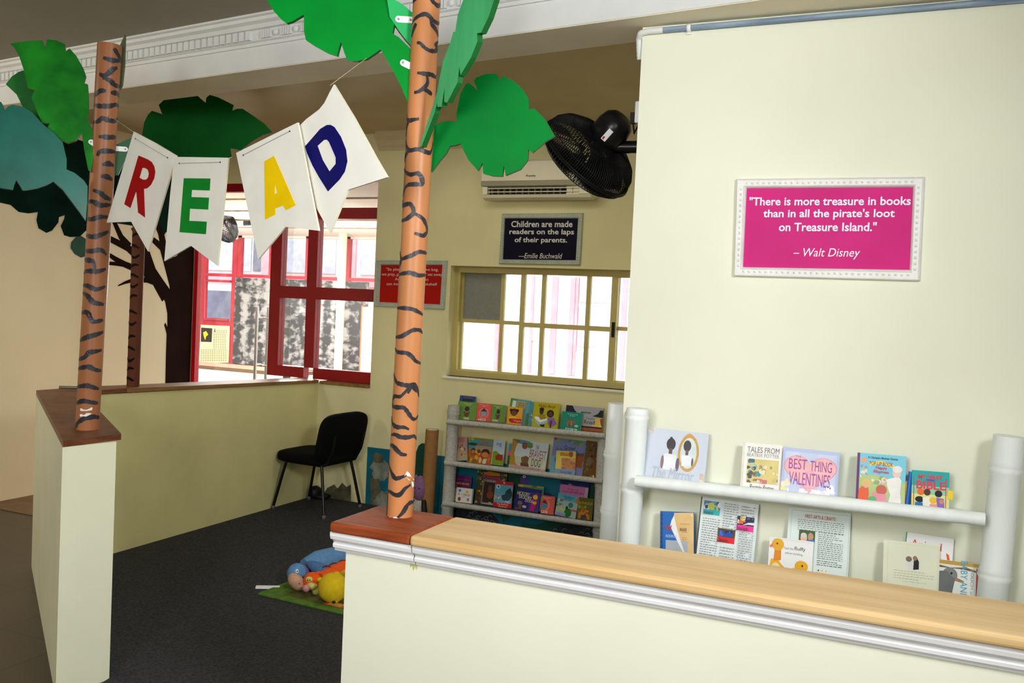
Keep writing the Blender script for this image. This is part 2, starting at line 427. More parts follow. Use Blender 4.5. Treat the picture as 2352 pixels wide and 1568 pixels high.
s1 = sash([(xa[0], xa[1]), (xa[2], xa[3]), (xa[4], xa[5])], [(za[0], za[1]), (za[2], za[3]), (za[4], za[5])], Y1, 'sash')
xb = [win_x(*t, Y2) for t in ((805, 720), (858, 720), (1055, 740), (1103, 740), (1592, 770), (1642, 770), (1890, 790), (1968, 790))]
zb = [win_z(1340, t, Y2) for t in (1475, 1395, 815, 758, 168, 100)]
s2 = sash([(xb[0], xb[1]), (xb[2], xb[3]), (xb[4], xb[5]), (xb[6], xb[7])], [(zb[0], zb[1]), (zb[2], zb[3]), (zb[4], zb[5])], Y2, 'sash')
s3 = sash([(xb[6], xb[7]), (WX1 - .09, WX1 - .05)], [(za[0], za[1]), (za[2], za[3]), (za[4], za[5])], Y1, 'sash')
FROST = mat((136, 138, 128), .5, .05, 30)
MB().box(xa[1], xa[2], Y1 - .003, Y1 + .003, za[3], za[4], FROST).build('frosted_pane', wroot, label='grey blanked-out pane')
MB().box(xa[1], xa[4], Y1 - .003, Y1 + .003, za[1], za[2], GLASS).box(xa[3], xa[4], Y1 - .003, Y1 + .003, za[3], za[4], GLASS).build('pane', wroot)
MB().box(xb[1], xb[6], Y2 - .003, Y2 + .003, zb[1], zb[4], GLASS).build('pane', wroot)
MB().box(xb[7], WX1 - .09, Y1 - .003, Y1 + .003, za[1], za[4], GLASS).build('pane', wroot)
hx = win_x(1925, 820, Y2 - .016); MB().box(hx - .012, hx + .012, Y2 - .02, Y2 - .014, win_z(1925, 910, Y2), win_z(1925, 730, Y2), BLACK_G).build('latch', wroot)
struct('trim_11', MB().box(WX0 - .03, WX1 + .03, YB - .015, YB + .25, WZ0 - .018, WZ0, mat((240, 236, 214), .5, .03)))

# red fixed window on the low wall, the red door opening beside it ----------
r = sempty('window_2', (-4.66, YB, 1.03))
YD = YB + .1
def rx(px, py, y=YD): return at_y(px, py, y).x
def rz(px, py, y=YD): return at_y(px, py, y).z
xs = [rx(621, 760), rx(645, 760), rx(705, 760), rx(727, 760), -4.135]
zb0, zb1 = 1.035, rz(740, 846); zm0, zm1 = rz(740, 688), rz(740, 660); zt0, zt1 = rz(740, 503), rz(740, 478); ztop0 = 2.79
f_ = MB()
f_.box(xs[0], xs[1], YD - .03, YD + .05, zb0, 2.84, RED).box(xs[2], xs[3], YD - .03, YD + .05, zb1, 2.84, RED)
f_.box(xs[4] - .025, xs[4], YD - .03, YD + .05, zb0, 2.84, RED)
for a, b in ((zb0, zb1), (zm0, zm1), (zt0, zt1), (ztop0, 2.84)): f_.box(xs[1], xs[2], YD - .03, YD + .05, a, b, RED).box(xs[3], xs[4] - .025, YD - .03, YD + .05, a, b, RED)
f_.build('window_frame', r)
g_ = MB()
for a, b in ((zb1, zm0), (zm1, zt0), (zt1, ztop0)):
    for p, q in ((xs[1], xs[2]), (xs[3], xs[4] - .025)): g_.box(p, q, YD + .005, YD + .011, a, b, GLASS_T)
g_.build('pane', r)
dr = sempty('door_1', (-5.9, 6.95, 0))
MB().box(-6.549, -6.5, 6.94, 7.0, 0, 2.84, RED_B).box(-6.46, xs[0], 6.9, 6.98, 2.76, 2.84, RED).build('door_frame', dr)
MB().box(-6.45, xs[0] - .04, 6.935, 6.945, .02, 2.75, GLASS_T).build('glass_leaf', dr)
for yy, px in ((6.86, 588), (7.02, 613)):
    hx = at_y(px, 790, yy).x; z0 = at_y(px, 874, yy).z; z1 = at_y(px, 705, yy).z; zc_ = at_y(px, 730, yy).z
    MB().tube([(hx, yy, z0), (hx, yy, z1)], .015, STEEL, 12).tube([(hx, yy, zc_), (hx, 6.94, zc_)], .012, STEEL, 10).tube([(hx, yy, z0 + .15), (hx, 6.94, z0 + .15)], .012, STEEL, 10).build('pull_handle', dr)

# ------------------------------------------------------------------ the hall behind the red frames, and the courtyard outside
HY = 13.0
HC = mat((232, 214, 200), .8, .04, 3)
struct('ceiling_hall', MB().box(-14, -4.2, 7.06, HY + .2, 2.86, 2.95, HC))
struct('wall_hall', MB().box(-14.1, -14, 7.0, HY, 0, 2.9, WALL).box(-14, -6.56, 7.0, 7.05, 0, 3.0, WALL))
cl = MB()
for i, y in enumerate((8.1, 9.2, 10.3, 11.4)): cl.box(-14, -4.3, y, y + .03, 2.845, 2.86, mat((150, 128, 112), .8, .2, 9))
struct('trim_12', cl)
w3 = sempty('window_3', (-9.5, HY, 0)); w3m = MB()
def hx_(px, py=700): return at_y(px, py, HY).x
def hz_(py, px=600): return at_y(px, py, HY).z
RW = mat((178, 52, 68), .45, .06, 4)
vx = [(459, 470), (530, 541)]
for a, b in vx: w3m.box(hx_(a), hx_(b), HY, HY + .07, .45, hz_(550), RW)
for a, b, py in ((545, 554, 600), (618, 630, 600), (701, 712, 600), (790, 803, 600), (868, 880, 600)): w3m.box(hx_(a, py), hx_(b, py), HY + .001, HY + .069, hz_(640), hz_(540), RW)
zbar0, zbar1 = hz_(638, 600), hz_(631, 600)
w3m.box(hx_(459), hx_(900), HY + .002, HY + .072, zbar0, zbar1, RW)
w3m.box(hx_(459), hx_(541), HY + .002, HY + .072, hz_(748, 500), hz_(736, 500), RW).box(hx_(459), hx_(900), HY + .002, HY + .072, .45, .55, RW)
w3m.build('window_frame', w3)
ca = MB(); cpl = Plane((hx_(475), HY - .02, 0), (.12, -1, 0))
ca.tube([V((hx_(474), HY - .05, hz_(640, 500))), V((hx_(480), HY - .1, hz_(735, 500)))], .03, RW, 4).tube([V((hx_(474), HY - .05, hz_(645, 500))), V((hx_(530), HY - .02, hz_(645, 500)))], .03, RW, 4)
ca.tube([V((hx_(480), HY - .1, hz_(733, 500))), V((hx_(530), HY - .05, hz_(733, 500)))], .03, RW, 4).build('casement', w3)
MB().box(hx_(470), hx_(900), HY + .03, HY + .036, zbar1, hz_(552), GLASS).build('pane', w3)
struct('wall_hall_far', MB().box(-14, -4.2, HY, HY + .12, 0, .45, mat((225, 225, 222), .7, .03)).box(-14, hx_(459), HY, HY + .12, .45, 3, WALL).box(hx_(459), -4.2, HY + .001, HY + .12, hz_(546), 3.0, HC))
BK = bark_mat()
p = MB().box(hx_(541), hx_(846), HY - .03, HY - .002, .5, zbar0 - .01, BK)
p.build('bark_panel', label='black and white bark-print panel below the far red windows', cat='panel')
MB().box(hx_(838, 780), hx_(872, 780), HY - .12, HY - .07, .55, hz_(705, 845), mat((236, 200, 190), .6, .03)).box(hx_(836, 780), hx_(839, 780), HY - .121, HY - .06, .55, hz_(702, 845), mat((206, 120, 80), .5)).build('notice_board', label='pale pink board with orange edge beside the bark panel, seen through the red frame', cat='board')
pc = at_y(782, 700, 12.4)
MB().tube([(pc.x, 12.4, 0), (pc.x, 12.4, 2.86)], .07, mat((236, 222, 190), .6, .04), 14).build('post', label='round cream post standing before the bark panel in the hall', cat='post')
# poster
pp = Plane((hx_(495), HY - .02, 1.2), (0, -1, 0))
PAPER = mat((222, 214, 168), .7, .03)
po = thing('poster', 'pale yellow poster with a dark picture and printed text under the hall casement', 'poster', (hx_(495), HY - .02, hz_(832, 495)))
def uvs(pl, pts, h=0, clip=1e9): return [(min(clip, q[0]), q[1]) for q in (pl.uv(x, y, h) for x, y in pts)]
z5 = lambda pts: zoomed(440, 520, 4.355, pts)
MB().prism(pp, [uvs(pp, z5([(78, 1360), (372, 1362), (384, 996), (96, 982)]))], 0, .01, PAPER).build('sheet', po)
a = MB(); a.prism(pp, [uvs(pp, z5([(96, 1152), (205, 1156), (212, 1018), (101, 1010)]))], .0105, .0115, mat((48, 40, 40), .6)).prism(pp, [uvs(pp, z5([(120, 1060), (150, 1045), (172, 1080), (150, 1100), (140, 1135), (128, 1100)]))], .012, .013, mat((230, 200, 40), .6))
a.build('picture', po)
a = MB(); INK = mat((70, 66, 56), .7)
text_px(a, pp, 'A', *z5([(219, 1016)])[0], *z5([(243, 1066)])[0], INK, 'b', .012)
for i in range(18):
    y = 1035 + i * 17.5; x0 = 218 if y < 1225 else 92
    x0_ = 250 if y < 1070 else x0
    for kx in range(int((365 - x0_) / 22)):
        q = z5([(x0_ + kx * 22, y + 3), (x0_ + kx * 22 + 15, y + 4), (x0_ + kx * 22 + 15, y + 11), (x0_ + kx * 22, y + 10)])
        a.prism(pp, [uvs(pp, q[::-1], .012)], None, .012, mat((112, 104, 82), .7))
a.build('lettering', po)
# hall tables
WOODT = mat((120, 92, 74), .4, .1, 5, stretch=(1, 9, 9))
def hall_table(label, x0, x1, y0, y1, h):
    t = thing('hall_table', label, 'table', ((x0 + x1) / 2, (y0 + y1) / 2, 0), 'tables in the hall')
    MB().box(x0, x1, y0, y1, h - .05, h, WOODT).build('tabletop', t)
    for x in (x0 + .12, x1 - .12):
        for y in (y0 + .08, y1 - .08): MB().box(x - .035, x + .035, y - .035, y + .035, 0, h - .05, mat((86, 78, 76), .5)).build('leg', t)
hall_table('long brown hall table below the yellow poster, reaching to the door pulls', -9.55, -7.35, 9.6, 10.15, .76)
hall_table('shorter brown hall table standing lower, nearer the glass door', -7.75, -6.3, 8.75, 9.25, .66)
# courtyard: a facade of white bands and red frames, colours paled to put in the overexposed wash
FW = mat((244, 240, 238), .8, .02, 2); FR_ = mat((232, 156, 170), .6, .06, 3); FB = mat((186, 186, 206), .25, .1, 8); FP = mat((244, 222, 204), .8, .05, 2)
struct('ground_yard', MB().box(-25, 12, 13.3, 30, -.12, -.02, mat((196, 188, 176), .8, .05)).box(-4.1, 12, 6.8, 13.3, -.12, -.02, mat((200, 194, 184), .8, .05)))
fa = sempty('wall_facade', (-4, 15.5, 0))
FY = 15.5
def fx(px): return at_y(px, 750, FY).x
def fz(py): return at_y(1250, py, FY).z
b_ = MB().box(-24, 8, FY, FY + .2, -.1, 6.5, FW); b_.build('wall_face', fa)
zf = lambda zx: 1040 + zx / 5.227
zz = lambda zy: 600 + zy / 5.227
a = MB()
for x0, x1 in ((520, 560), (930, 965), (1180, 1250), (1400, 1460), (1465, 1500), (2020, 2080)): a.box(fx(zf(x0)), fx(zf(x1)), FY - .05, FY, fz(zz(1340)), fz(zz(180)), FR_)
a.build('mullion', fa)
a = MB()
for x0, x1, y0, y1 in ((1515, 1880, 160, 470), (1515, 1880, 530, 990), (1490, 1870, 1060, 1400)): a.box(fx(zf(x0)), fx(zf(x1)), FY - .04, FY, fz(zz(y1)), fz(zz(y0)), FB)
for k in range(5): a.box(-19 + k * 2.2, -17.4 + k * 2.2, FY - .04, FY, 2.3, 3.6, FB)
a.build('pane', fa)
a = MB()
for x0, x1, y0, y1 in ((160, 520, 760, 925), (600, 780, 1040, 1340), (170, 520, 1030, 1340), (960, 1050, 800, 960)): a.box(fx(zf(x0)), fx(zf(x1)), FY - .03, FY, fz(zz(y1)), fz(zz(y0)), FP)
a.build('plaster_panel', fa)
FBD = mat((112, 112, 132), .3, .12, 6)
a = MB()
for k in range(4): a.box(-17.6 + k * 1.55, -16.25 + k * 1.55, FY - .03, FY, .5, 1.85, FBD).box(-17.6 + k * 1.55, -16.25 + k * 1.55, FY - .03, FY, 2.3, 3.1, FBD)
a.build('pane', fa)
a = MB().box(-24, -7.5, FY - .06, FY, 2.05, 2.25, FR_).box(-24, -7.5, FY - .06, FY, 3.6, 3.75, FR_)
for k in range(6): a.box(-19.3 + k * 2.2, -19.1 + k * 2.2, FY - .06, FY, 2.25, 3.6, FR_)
a.build('window_frame', fa)

# ------------------------------------------------------------------ painted tree on the left wall
tp = Plane((-6.55, 5.5, 1.5), (1, 0, 0))
z2 = lambda pts: zoomed(0, 400, 3.136, pts)
tree = thing('tree_mural', 'painted brown tree with dark green crown on the left wall by the red door', 'mural', (-6.54, 6.2, 1.0))
TRK = mat((34, 18, 12), .8, .2, 3.0, spec=.05); CRN = mat((8, 36, 27), .8, .3, 2.5, spec=.05)
a = MB()
a.prism(tp, [uvs(tp, z2([(1190, 1530), (1195, 1300), (1200, 1150), (1183, 1085), (1190, 1070), (1206, 1110), (1205, 1000), (1190, 920), (1150, 840), (1105, 785), (1150, 760), (1225, 845), (1218, 780), (1195, 640), (1240, 600), (1270, 590), (1330, 520), (1400, 460), (1500, 430), (1560, 700), (1430, 1530)])[::-1], clip=1.43)], 0, .006, TRK)
a.build('trunk', tree)
a = MB()
def limb(pts, w0, w1):
    q = [V(uvs(tp, z2([p]))[0]) for p in pts]; n = len(q); L, R_ = [], []
    for i, p in enumerate(q):
        t = (q[min(i + 1, n - 1)] - q[max(i - 1, 0)]).normalized(); nn = V((-t.y, t.x)); wd = w0 + (w1 - w0) * i / (n - 1)
        L.append(p + nn * wd); R_.append(p - nn * wd)
    a.prism(tp, [[tuple(p) for p in R_ + L[::-1]]], 0, .004 + .0004 * (len(a.v) % 7), TRK)
limb([(1200, 880), (1150, 800), (1090, 700), (1050, 570), (1010, 480), (960, 380)], .075, .03)
limb([(1090, 700), (1010, 610), (920, 530), (780, 460), (700, 430)], .045, .02)
limb([(1090, 730), (1000, 690), (900, 650), (830, 610), (770, 570)], .04, .016)
limb([(1130, 780), (1060, 760), (960, 762), (900, 780), (850, 803)], .035, .004)
limb([(930, 520), (870, 450), (820, 340)], .035, .02)
limb([(920, 655), (840, 645), (760, 640)], .022, .014)
limb([(1250, 780), (1210, 650), (1170, 530), (1100, 470)], .06, .025)
limb([(1180, 540), (1160, 430), (1120, 330)], .04, .03)
limb([(1170, 420), (1200, 350)], .03, .02)
a.build('branches', tree)
z8 = lambda pts: zoomed(0, 200, 3.733, pts)
a = MB()
a.prism(tp, [uvs(tp, z8([(-200, 500), (300, 420), (600, 430), (1000, 560), (1500, 700), (1560, 1000), (1480, 1230), (1400, 1250), (1330, 1100), (1150, 1190), (960, 1160), (830, 1150), (720, 1240), (680, 1280), (600, 1285), (550, 1270), (520, 1190), (550, 1130), (555, 1095), (500, 1115), (495, 1160), (440, 1230), (395, 1248), (330, 1210), (312, 1140), (325, 1070), (240, 1082), (160, 1070), (90, 1010), (0, 990), (-200, 980)]))], 0, .008, CRN)
a.build('crown', tree)
a = MB(); a.prism(tp, [uvs(tp, z8([(610, 1330), (650, 1285), (690, 1275), (730, 1300), (730, 1450), (690, 1460), (640, 1430), (605, 1380)]))], 0, .0085, mat((16, 74, 54), .6, .1))
a.build('leaf_tuft', tree)

# ------------------------------------------------------------------ palm trees: cardboard trunks with plywood leaves
def trunk_mb(base, top, r0, r1, m, strokes, wk=1.0, ext=.12, ink=None):
    base, top = V(base), V(top); ax = (top - base).normalized(); L = (top - base).length
    mb = MB().tube([base + ax * L * i / 6 for i in range(7)], [r0 + (r1 - r0) * i / 6 for i in range(7)], m, 32)
    toc = (CAM - base); toc -= ax * toc.dot(ax); toc.normalize(); side = ax.cross(toc)
    pl = Plane(base, toc, ax)
    for st in strokes:
        q = []
        for px, py in st:
            u, v = pl.uv(px, py)
            u = max(-.985, min(.985, u * (1 + ext) / (r0 + (r1 - r0) * max(0, min(1, v / L))))); q.append((math.asin(u), v))
        dense = []
        for (a0, b0), (a1, b1) in zip(q[:-1], q[1:]):
            n = max(2, int(abs(a1 - a0) / .12) + 1)
            dense += [(a0 + (a1 - a0) * i / n, b0 + (b1 - b0) * i / n) for i in range(n)]
        dense.append(q[-1])
        for _ in range(2):
            dense = [dense[0]] + [((dense[i - 1][0] + 2 * dense[i][0] + dense[i + 1][0]) / 4, (dense[i - 1][1] + 2 * dense[i][1] + dense[i + 1][1]) / 4) for i in range(1, len(dense) - 1)] + [dense[-1]]
        n = len(dense); vs = []
        for i, (th, v) in enumerate(dense):
            p0 = dense[max(0, i - 1)]; p1 = dense[min(n - 1, i + 1)]
            rr = r0 + (r1 - r0) * max(0, min(1, v / L))
            t = V(((p1[0] - p0[0]) * rr, p1[1] - p0[1])); t = t.normalized() if t.length > 1e-9 else V((1, 0)); nn = V((-t.y, t.x))
            wd = wk * .0066 * (.55 + .6 * math.sin(math.pi * (i + .6) / (n + .2))) * random.uniform(.85, 1.2)
            for sg in (-1, 1):
                a_ = th + nn.x * wd * sg / rr; vv = v + nn.y * wd * sg
                vs.append(base + ax * vv + (side * math.sin(a_) + toc * math.cos(a_)) * (rr + .0012))
        mb.add(vs, [(2 * i, 2 * i + 2, 2 * i + 3, 2 * i + 1) for i in range(n - 1)], ink or STROKE)
    return mb, pl, ax, toc, side
zA = lambda pts: zoomed(0, 0, 3.408, pts)
zR3 = lambda pts: zoomed(580, 0, 3.267, pts)
zR5 = lambda pts: zoomed(840, 200, 2.239, pts)
zR8 = lambda pts: zoomed(860, 860, 4.354, pts)
ctr_strokes = [zR3(s) for s in (
    [(1215, 25), (1240, 10), (1260, -5)], [(1315, 0), (1340, 40), (1375, 65), (1395, 45), (1415, 30)], [(1205, 190), (1225, 165), (1260, 145), (1300, 135), (1330, 160), (1340, 180), (1370, 190), (1400, 185), (1410, 165)],
    [(1335, 175), (1330, 205), (1360, 235), (1385, 280)], [(1235, 200), (1215, 245), (1205, 290)], [(1240, 345), (1265, 350), (1280, 380), (1320, 408), (1360, 400), (1375, 375), (1360, 345), (1385, 320)], [(1355, 345), (1370, 370), (1395, 385)],
    [(1240, 570), (1290, 580), (1330, 578), (1360, 590), (1380, 575)], [(1305, 595), (1310, 630), (1305, 660), (1275, 690), (1250, 712), (1220, 715)], [(1275, 690), (1310, 705), (1335, 725)],
    [(1165, 860), (1170, 900), (1190, 920), (1250, 912)], [(1185, 920), (1165, 960), (1150, 1030)], [(1145, 1050), (1165, 1100), (1185, 1145), (1240, 1135), (1280, 1150), (1320, 1160), (1340, 1110), (1355, 1070)], [(1180, 1145), (1150, 1180), (1145, 1220)],
    [(1135, 1265), (1150, 1270), (1165, 1305), (1195, 1325), (1240, 1310), (1265, 1335), (1275, 1395), (1220, 1395), (1180, 1395), (1155, 1415), (1130, 1480)], [(1120, 1500), (1135, 1550), (1165, 1540), (1195, 1535), (1210, 1567)])]
ctr_strokes += [zR5(s) for s in (
    [(200, 610), (235, 605), (250, 640), (245, 660), (215, 685), (180, 690)], [(250, 655), (290, 680), (310, 740), (290, 770), (250, 755)], [(170, 845), (190, 890), (235, 870), (270, 848), (305, 855)], [(190, 890), (170, 930)],
    [(165, 965), (230, 955), (265, 970), (300, 965)], [(155, 1135), (200, 1135), (240, 1140), (285, 1170)], [(145, 1285), (190, 1280), (240, 1245), (270, 1245), (285, 1265)],
    [(150, 1340), (170, 1360), (215, 1362), (240, 1385), (250, 1405), (275, 1420)], [(140, 1470), (165, 1515), (200, 1525), (235, 1530), (215, 1567)], [(235, 1530), (258, 1560)])]
ctr_strokes += [zR8(s) for s in (
    [(270, 95), (330, 100), (390, 85), (410, 120), (430, 220)], [(350, 100), (310, 160), (270, 210), (215, 205), (180, 250), (185, 310), (240, 315), (300, 310), (330, 360), (370, 430), (400, 435), (425, 400)],
    [(155, 410), (190, 470), (230, 510), (300, 505), (340, 530)], [(185, 595), (225, 580), (260, 605), (330, 608), (385, 595), (405, 640)], [(145, 700), (200, 695), (240, 740), (270, 775), (320, 780)],
    [(130, 890), (180, 950), (215, 1020), (260, 1005), (315, 980)], [(125, 1200), (130, 1160), (170, 1150), (220, 1180), (260, 1175), (300, 1110), (350, 1080)], [(112, 1400), (118, 1250), (125, 1190)], [(235, 1400), (290, 1340), (320, 1275), (350, 1255), (380, 1270)])]
left_strokes = [zA(s) for s in (
    [(885, 395), (910, 440), (935, 490)], [(815, 470), (870, 490), (920, 485)], [(790, 590), (815, 615), (850, 590), (870, 560), (905, 540)], [(810, 625), (860, 645), (885, 680), (925, 680)], [(760, 760), (790, 725), (830, 725)],
    [(860, 740), (900, 735), (915, 760)], [(755, 830), (790, 845), (850, 845), (890, 825), (915, 830)], [(745, 965), (775, 965), (805, 935), (845, 955), (880, 955), (905, 930)], [(780, 1080), (840, 1085), (890, 1075)],
    [(770, 1230), (780, 1195), (830, 1190), (885, 1190)], [(800, 1300), (840, 1285), (875, 1300)], [(790, 1390), (820, 1385), (865, 1410)])]
left_strokes += [z2(s) for s in (
    [(680, 120), (720, 135), (750, 170), (785, 185)], [(640, 200), (680, 200), (720, 230), (785, 220)], [(630, 320), (670, 330), (720, 310), (770, 310)], [(625, 440), (680, 455), (720, 440), (770, 410)], [(620, 555), (680, 555), (720, 540), (755, 580)],
    [(625, 615), (680, 625), (685, 680)], [(610, 715), (640, 695), (700, 700), (750, 680)], [(605, 800), (640, 800), (690, 830), (745, 805)], [(605, 850), (640, 870), (670, 920), (735, 935)], [(590, 1000), (640, 985), (665, 1060), (730, 1045)],
    [(575, 1200), (640, 1165), (730, 1130)], [(570, 1335), (625, 1310), (640, 1275), (720, 1260)], [(580, 1400), (640, 1375), (680, 1400), (715, 1410)], [(570, 1530), (630, 1510), (700, 1540)])]
left_strokes += [zoomed(0, 860, 2.215, s) for s in ([(400, 145), (430, 125), (490, 140)], [(395, 255), (430, 215), (470, 205), (495, 215)], [(390, 270), (400, 250), (405, 240)])]
third_strokes = [z2([(x + d, y + 14 * math.sin(i * 2.1 + d * .07)) for d in (6, 30, 55, 84)]) for i, (x, y) in enumerate([(925, 440), (918, 520), (920, 590), (915, 660), (912, 730), (908, 800), (905, 880), (902, 990), (898, 1070), (892, 1170), (888, 1250), (884, 1330), (880, 1400), (878, 1470)])]

def leaf(parent, pts, pl, m, edge, h=0.0, th=.016, label=None):
    mb = MB().prism(pl, [uvs(pl, pts, h)], h - th, h, m, edge)
    return mb.build('leaf', parent, label=label)
def bracket(parent, pl, p0, p1, h=.003, wd=.011):
    a_, b_ = V(pl.uv(*p0, h)), V(pl.uv(*p1, h)); t = (b_ - a_).normalized(); n = V((-t.y, t.x)); q = []
    for i in range(9): an = math.pi / 2 + math.pi * i / 8; q.append(a_ + (t * math.cos(an) + n * math.sin(an)) * wd)
    for i in range(9): an = -math.pi / 2 + math.pi * i / 8; q.append(b_ + (t * math.cos(an) + n * math.sin(an)) * wd)
    o = MB().prism(pl, [[tuple(p) for p in q]], h - .002, h, GLOSS_W).build('bracket', parent)
    for p in (a_, a_.lerp(b_, .85)): MB().lathe(pl.pt(p.x, p.y, h), pl.n, [(0, .003), (.003, .003), (.0042, .0005), (.0042, -.001)], STEEL, 10).build('screw', o)
LG = mat((0, 138, 44), .5, .1, 4.0, spec=.08); LG_E = mat((14, 92, 34), .5, .1)
LG2 = mat((34, 172, 92), .3, .1, 6.0); LG3 = mat((70, 176, 112), .4, .12, 12.0, stretch=(1, 1, .15))
LGB = mat((28, 140, 34), .25, .3, 7.0, rgb2=(10, 92, 24)); TEAL = mat((16, 118, 104), .3, .2, 3.0, rgb2=(8, 76, 58))
LDK = mat((4, 88, 26), .6, .12, 3.0, spec=.1); LDK_E = mat((12, 60, 28), .5)

# centre palm
cb = at_z(918, 1183, 1.0)
ct = at_y(980, 0, cb.y); axc = (ct - cb).normalized(); ctop = cb + axc * ((2.9 - 1.0) / axc.z)
palm = thing('palm_tree', 'bright tan cardboard palm trunk on the front ledge, leaves reaching out at its top', 'palm tree', cb, 'cardboard palm trees')
mb, cpl_, cax, ctoc, cside = trunk_mb(cb, ctop, .0455, .0465, TAN, ctr_strokes)
for pts in ([(300, 985), (325, 940), (350, 965), (365, 1000), (395, 1040), (345, 1035)], [(365, 1050), (385, 1060), (390, 1100), (375, 1115)], [(145, 1405), (220, 1390), (250, 1410), (160, 1430)]):
    q = [(V(cpl_.uv(*p))) for p in zR8(pts)]
    mb.add([cb + cax * p.y + (cside * math.sin(math.asin(max(-.97, min(.97, p.x / .0455)))) + ctoc * math.cos(math.asin(max(-.97, min(.97, p.x / .0455))))) * .0475 for p in q], [tuple(range(len(q)))[::-1]], CHIP)
mb.build('trunk', palm)
def vplane(p, n): return Plane(p, n)
pm = cb + axc * 1.35
L1 = zR3([(95, -90), (110, 0), (160, 85), (215, 145), (255, 175), (300, 160), (350, 130), (385, 110), (385, 230), (400, 300), (460, 340), (560, 395), (635, 420), (640, 390), (662, 315), (690, 400), (710, 450), (750, 457), (790, 458), (860, 440), (920, 400), (960, 370), (1010, 450), (1070, 560), (1120, 660), (1160, 760), (1190, 810), (1205, 770), (1222, 560), (1222, 420), (1170, 350), (1100, 280), (1050, 250), (1062, 190), (1058, 100), (1045, 0), (1020, -90)])
pl1 = vplane(pm + ctoc * .02, (.25, -.97, 0)); leaf(palm, L1[::-1], pl1, LG, LG_E, label='broad green leaf to the left of the trunk')
bracket(palm, pl1, *zR3([(1130, 470), (1225, 515)]))
L2 = zR3([(1000, -60), (1045, -10), (1090, 10), (1150, 50), (1205, 100), (1205, 360), (1160, 310), (1105, 240), (1030, 130)])
pl2 = vplane(pm - ctoc * .02, (.6, -.8, 0)); leaf(palm, L2[::-1], pl2, LG2, LG_E, label='glossy green leaf behind the broad one')
bracket(palm, pl2, *zR3([(1095, 143), (1200, 150)]))
L3 = zR3([(1615, -90), (1570, 30), (1540, 110), (1520, 240), (1508, 236), (1480, 330), (1430, 460), (1400, 600), (1385, 690), (1330, 860), (1250, 1100), (1268, 1100), (1365, 850), (1385, 770), (1387, 802), (1418, 802), (1440, 660), (1438, 765), (1460, 770), (1538, 620), (1552, 500), (1560, 565), (1640, 430), (1688, 310), (1685, 250), (1715, 245), (1770, 130), (1812, 0), (1838, -90)])
dd = V((.506, -.862, 0)); dd.rotate(Matrix.Rotation(math.radians(30), 3, 'Z'))
n3 = V((dd.y, -dd.x, 0)); n3 = n3 if n3.dot(CAM - pm) > 0 else -n3
pl3 = vplane(pm + ctoc * .055, n3); leaf(palm, L3[::-1], pl3, LG3, LG_E, th=.02, label='pale green leaf pointing forward, seen nearly edge-on')
L4 = zR3([(1340, 1290), (1355, 1100), (1365, 940), (1420, 915), (1475, 908), (1530, 912), (1530, 850), (1545, 770), (1560, 700), (1600, 630), (1625, 622), (1665, 655), (1690, 685), (1675, 640), (1660, 605), (1680, 580), (1750, 555), (1830, 552), (1840, 580), (1855, 605), (1870, 568), (1950, 600), (2020, 660), (2070, 740), (2072, 820), (2115, 812), (2200, 900), (2268, 1020), (2200, 1060), (2150, 1105), (2100, 1145), (2070, 1120), (2065, 1200), (2010, 1270), (1900, 1315), (1885, 1240), (1875, 1322), (1800, 1320), (1730, 1300), (1725, 1220), (1690, 1280), (1620, 1200), (1585, 1130), (1560, 1075), (1520, 1090), (1480, 1095), (1450, 1150), (1400, 1210)])
pl4 = vplane(pm - ctoc * .03, (.2, -.98, 0)); leaf(palm, L4[::-1], pl4, mat((0, 116, 42), .5, .12, 3.0, spec=.06), LG_E, label='green leaf to the right of the trunk, over the air conditioner')

# left palm
lb = at_z(200, 985, 1.1); lt = at_y(252, 103, lb.y); axl = (lt - lb).normalized()
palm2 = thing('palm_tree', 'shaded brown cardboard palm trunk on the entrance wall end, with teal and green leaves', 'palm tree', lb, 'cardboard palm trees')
mb, lpl, lax, ltoc, lside = trunk_mb(lb, lt, .0505, .0515, TAN_SHADED, left_strokes, 1.45, .2); 
for pts in ([(410, 165), (470, 158), (468, 172), (440, 176), (412, 178)], [(408, 195), (450, 186), (468, 190), (440, 204), (410, 206)]):
    q = [V(lpl.uv(*p)) for p in zoomed(0, 860, 2.215, pts)]
    mb.add([lb + lax * p.y + (lside * (p.x / .0505) + ltoc * math.sqrt(max(.05, 1 - (p.x / .0505) ** 2))) * .053 for p in q], [tuple(range(len(q)))[::-1]], CHIP)
mb.build('trunk', palm2)
lm = lb + axl * 1.3
LA = zA([(80, 340), (200, 322), (330, 315), (352, 372), (368, 308), (440, 315), (510, 345), (510, 405), (545, 378), (600, 440), (650, 530), (672, 595), (655, 650), (685, 658), (692, 760), (692, 850), (690, 940), (720, 1010), (748, 1090), (730, 1230), (712, 1345), (690, 1330), (660, 1180), (640, 1040), (590, 1100), (530, 1120), (502, 1108), (498, 1075), (490, 1105), (430, 1085), (375, 1032), (360, 1018), (390, 965), (330, 960), (300, 900), (262, 800), (247, 760), (272, 705), (220, 690), (190, 560), (150, 440), (110, 370)])
pla = vplane(lm + ltoc * .03, (.62, -.78, .12)); leaf(palm2, LA[::-1], pla, LGB, mat((120, 96, 66), .6), label='glossy bright green leaf at the upper left')
LA2 = zA([(45, 660), (90, 600), (150, 560), (185, 550), (260, 600), (340, 760), (420, 960), (380, 1010), (330, 980), (250, 905), (195, 850), (175, 830), (130, 740)])
pla2 = vplane(lm - ltoc * .09, (.5, -.86, 0)); leaf(palm2, LA2[::-1], pla2, mat((18, 112, 40), .4, .15), mat((120, 96, 66), .6), label='darker green leaf behind the glossy one')
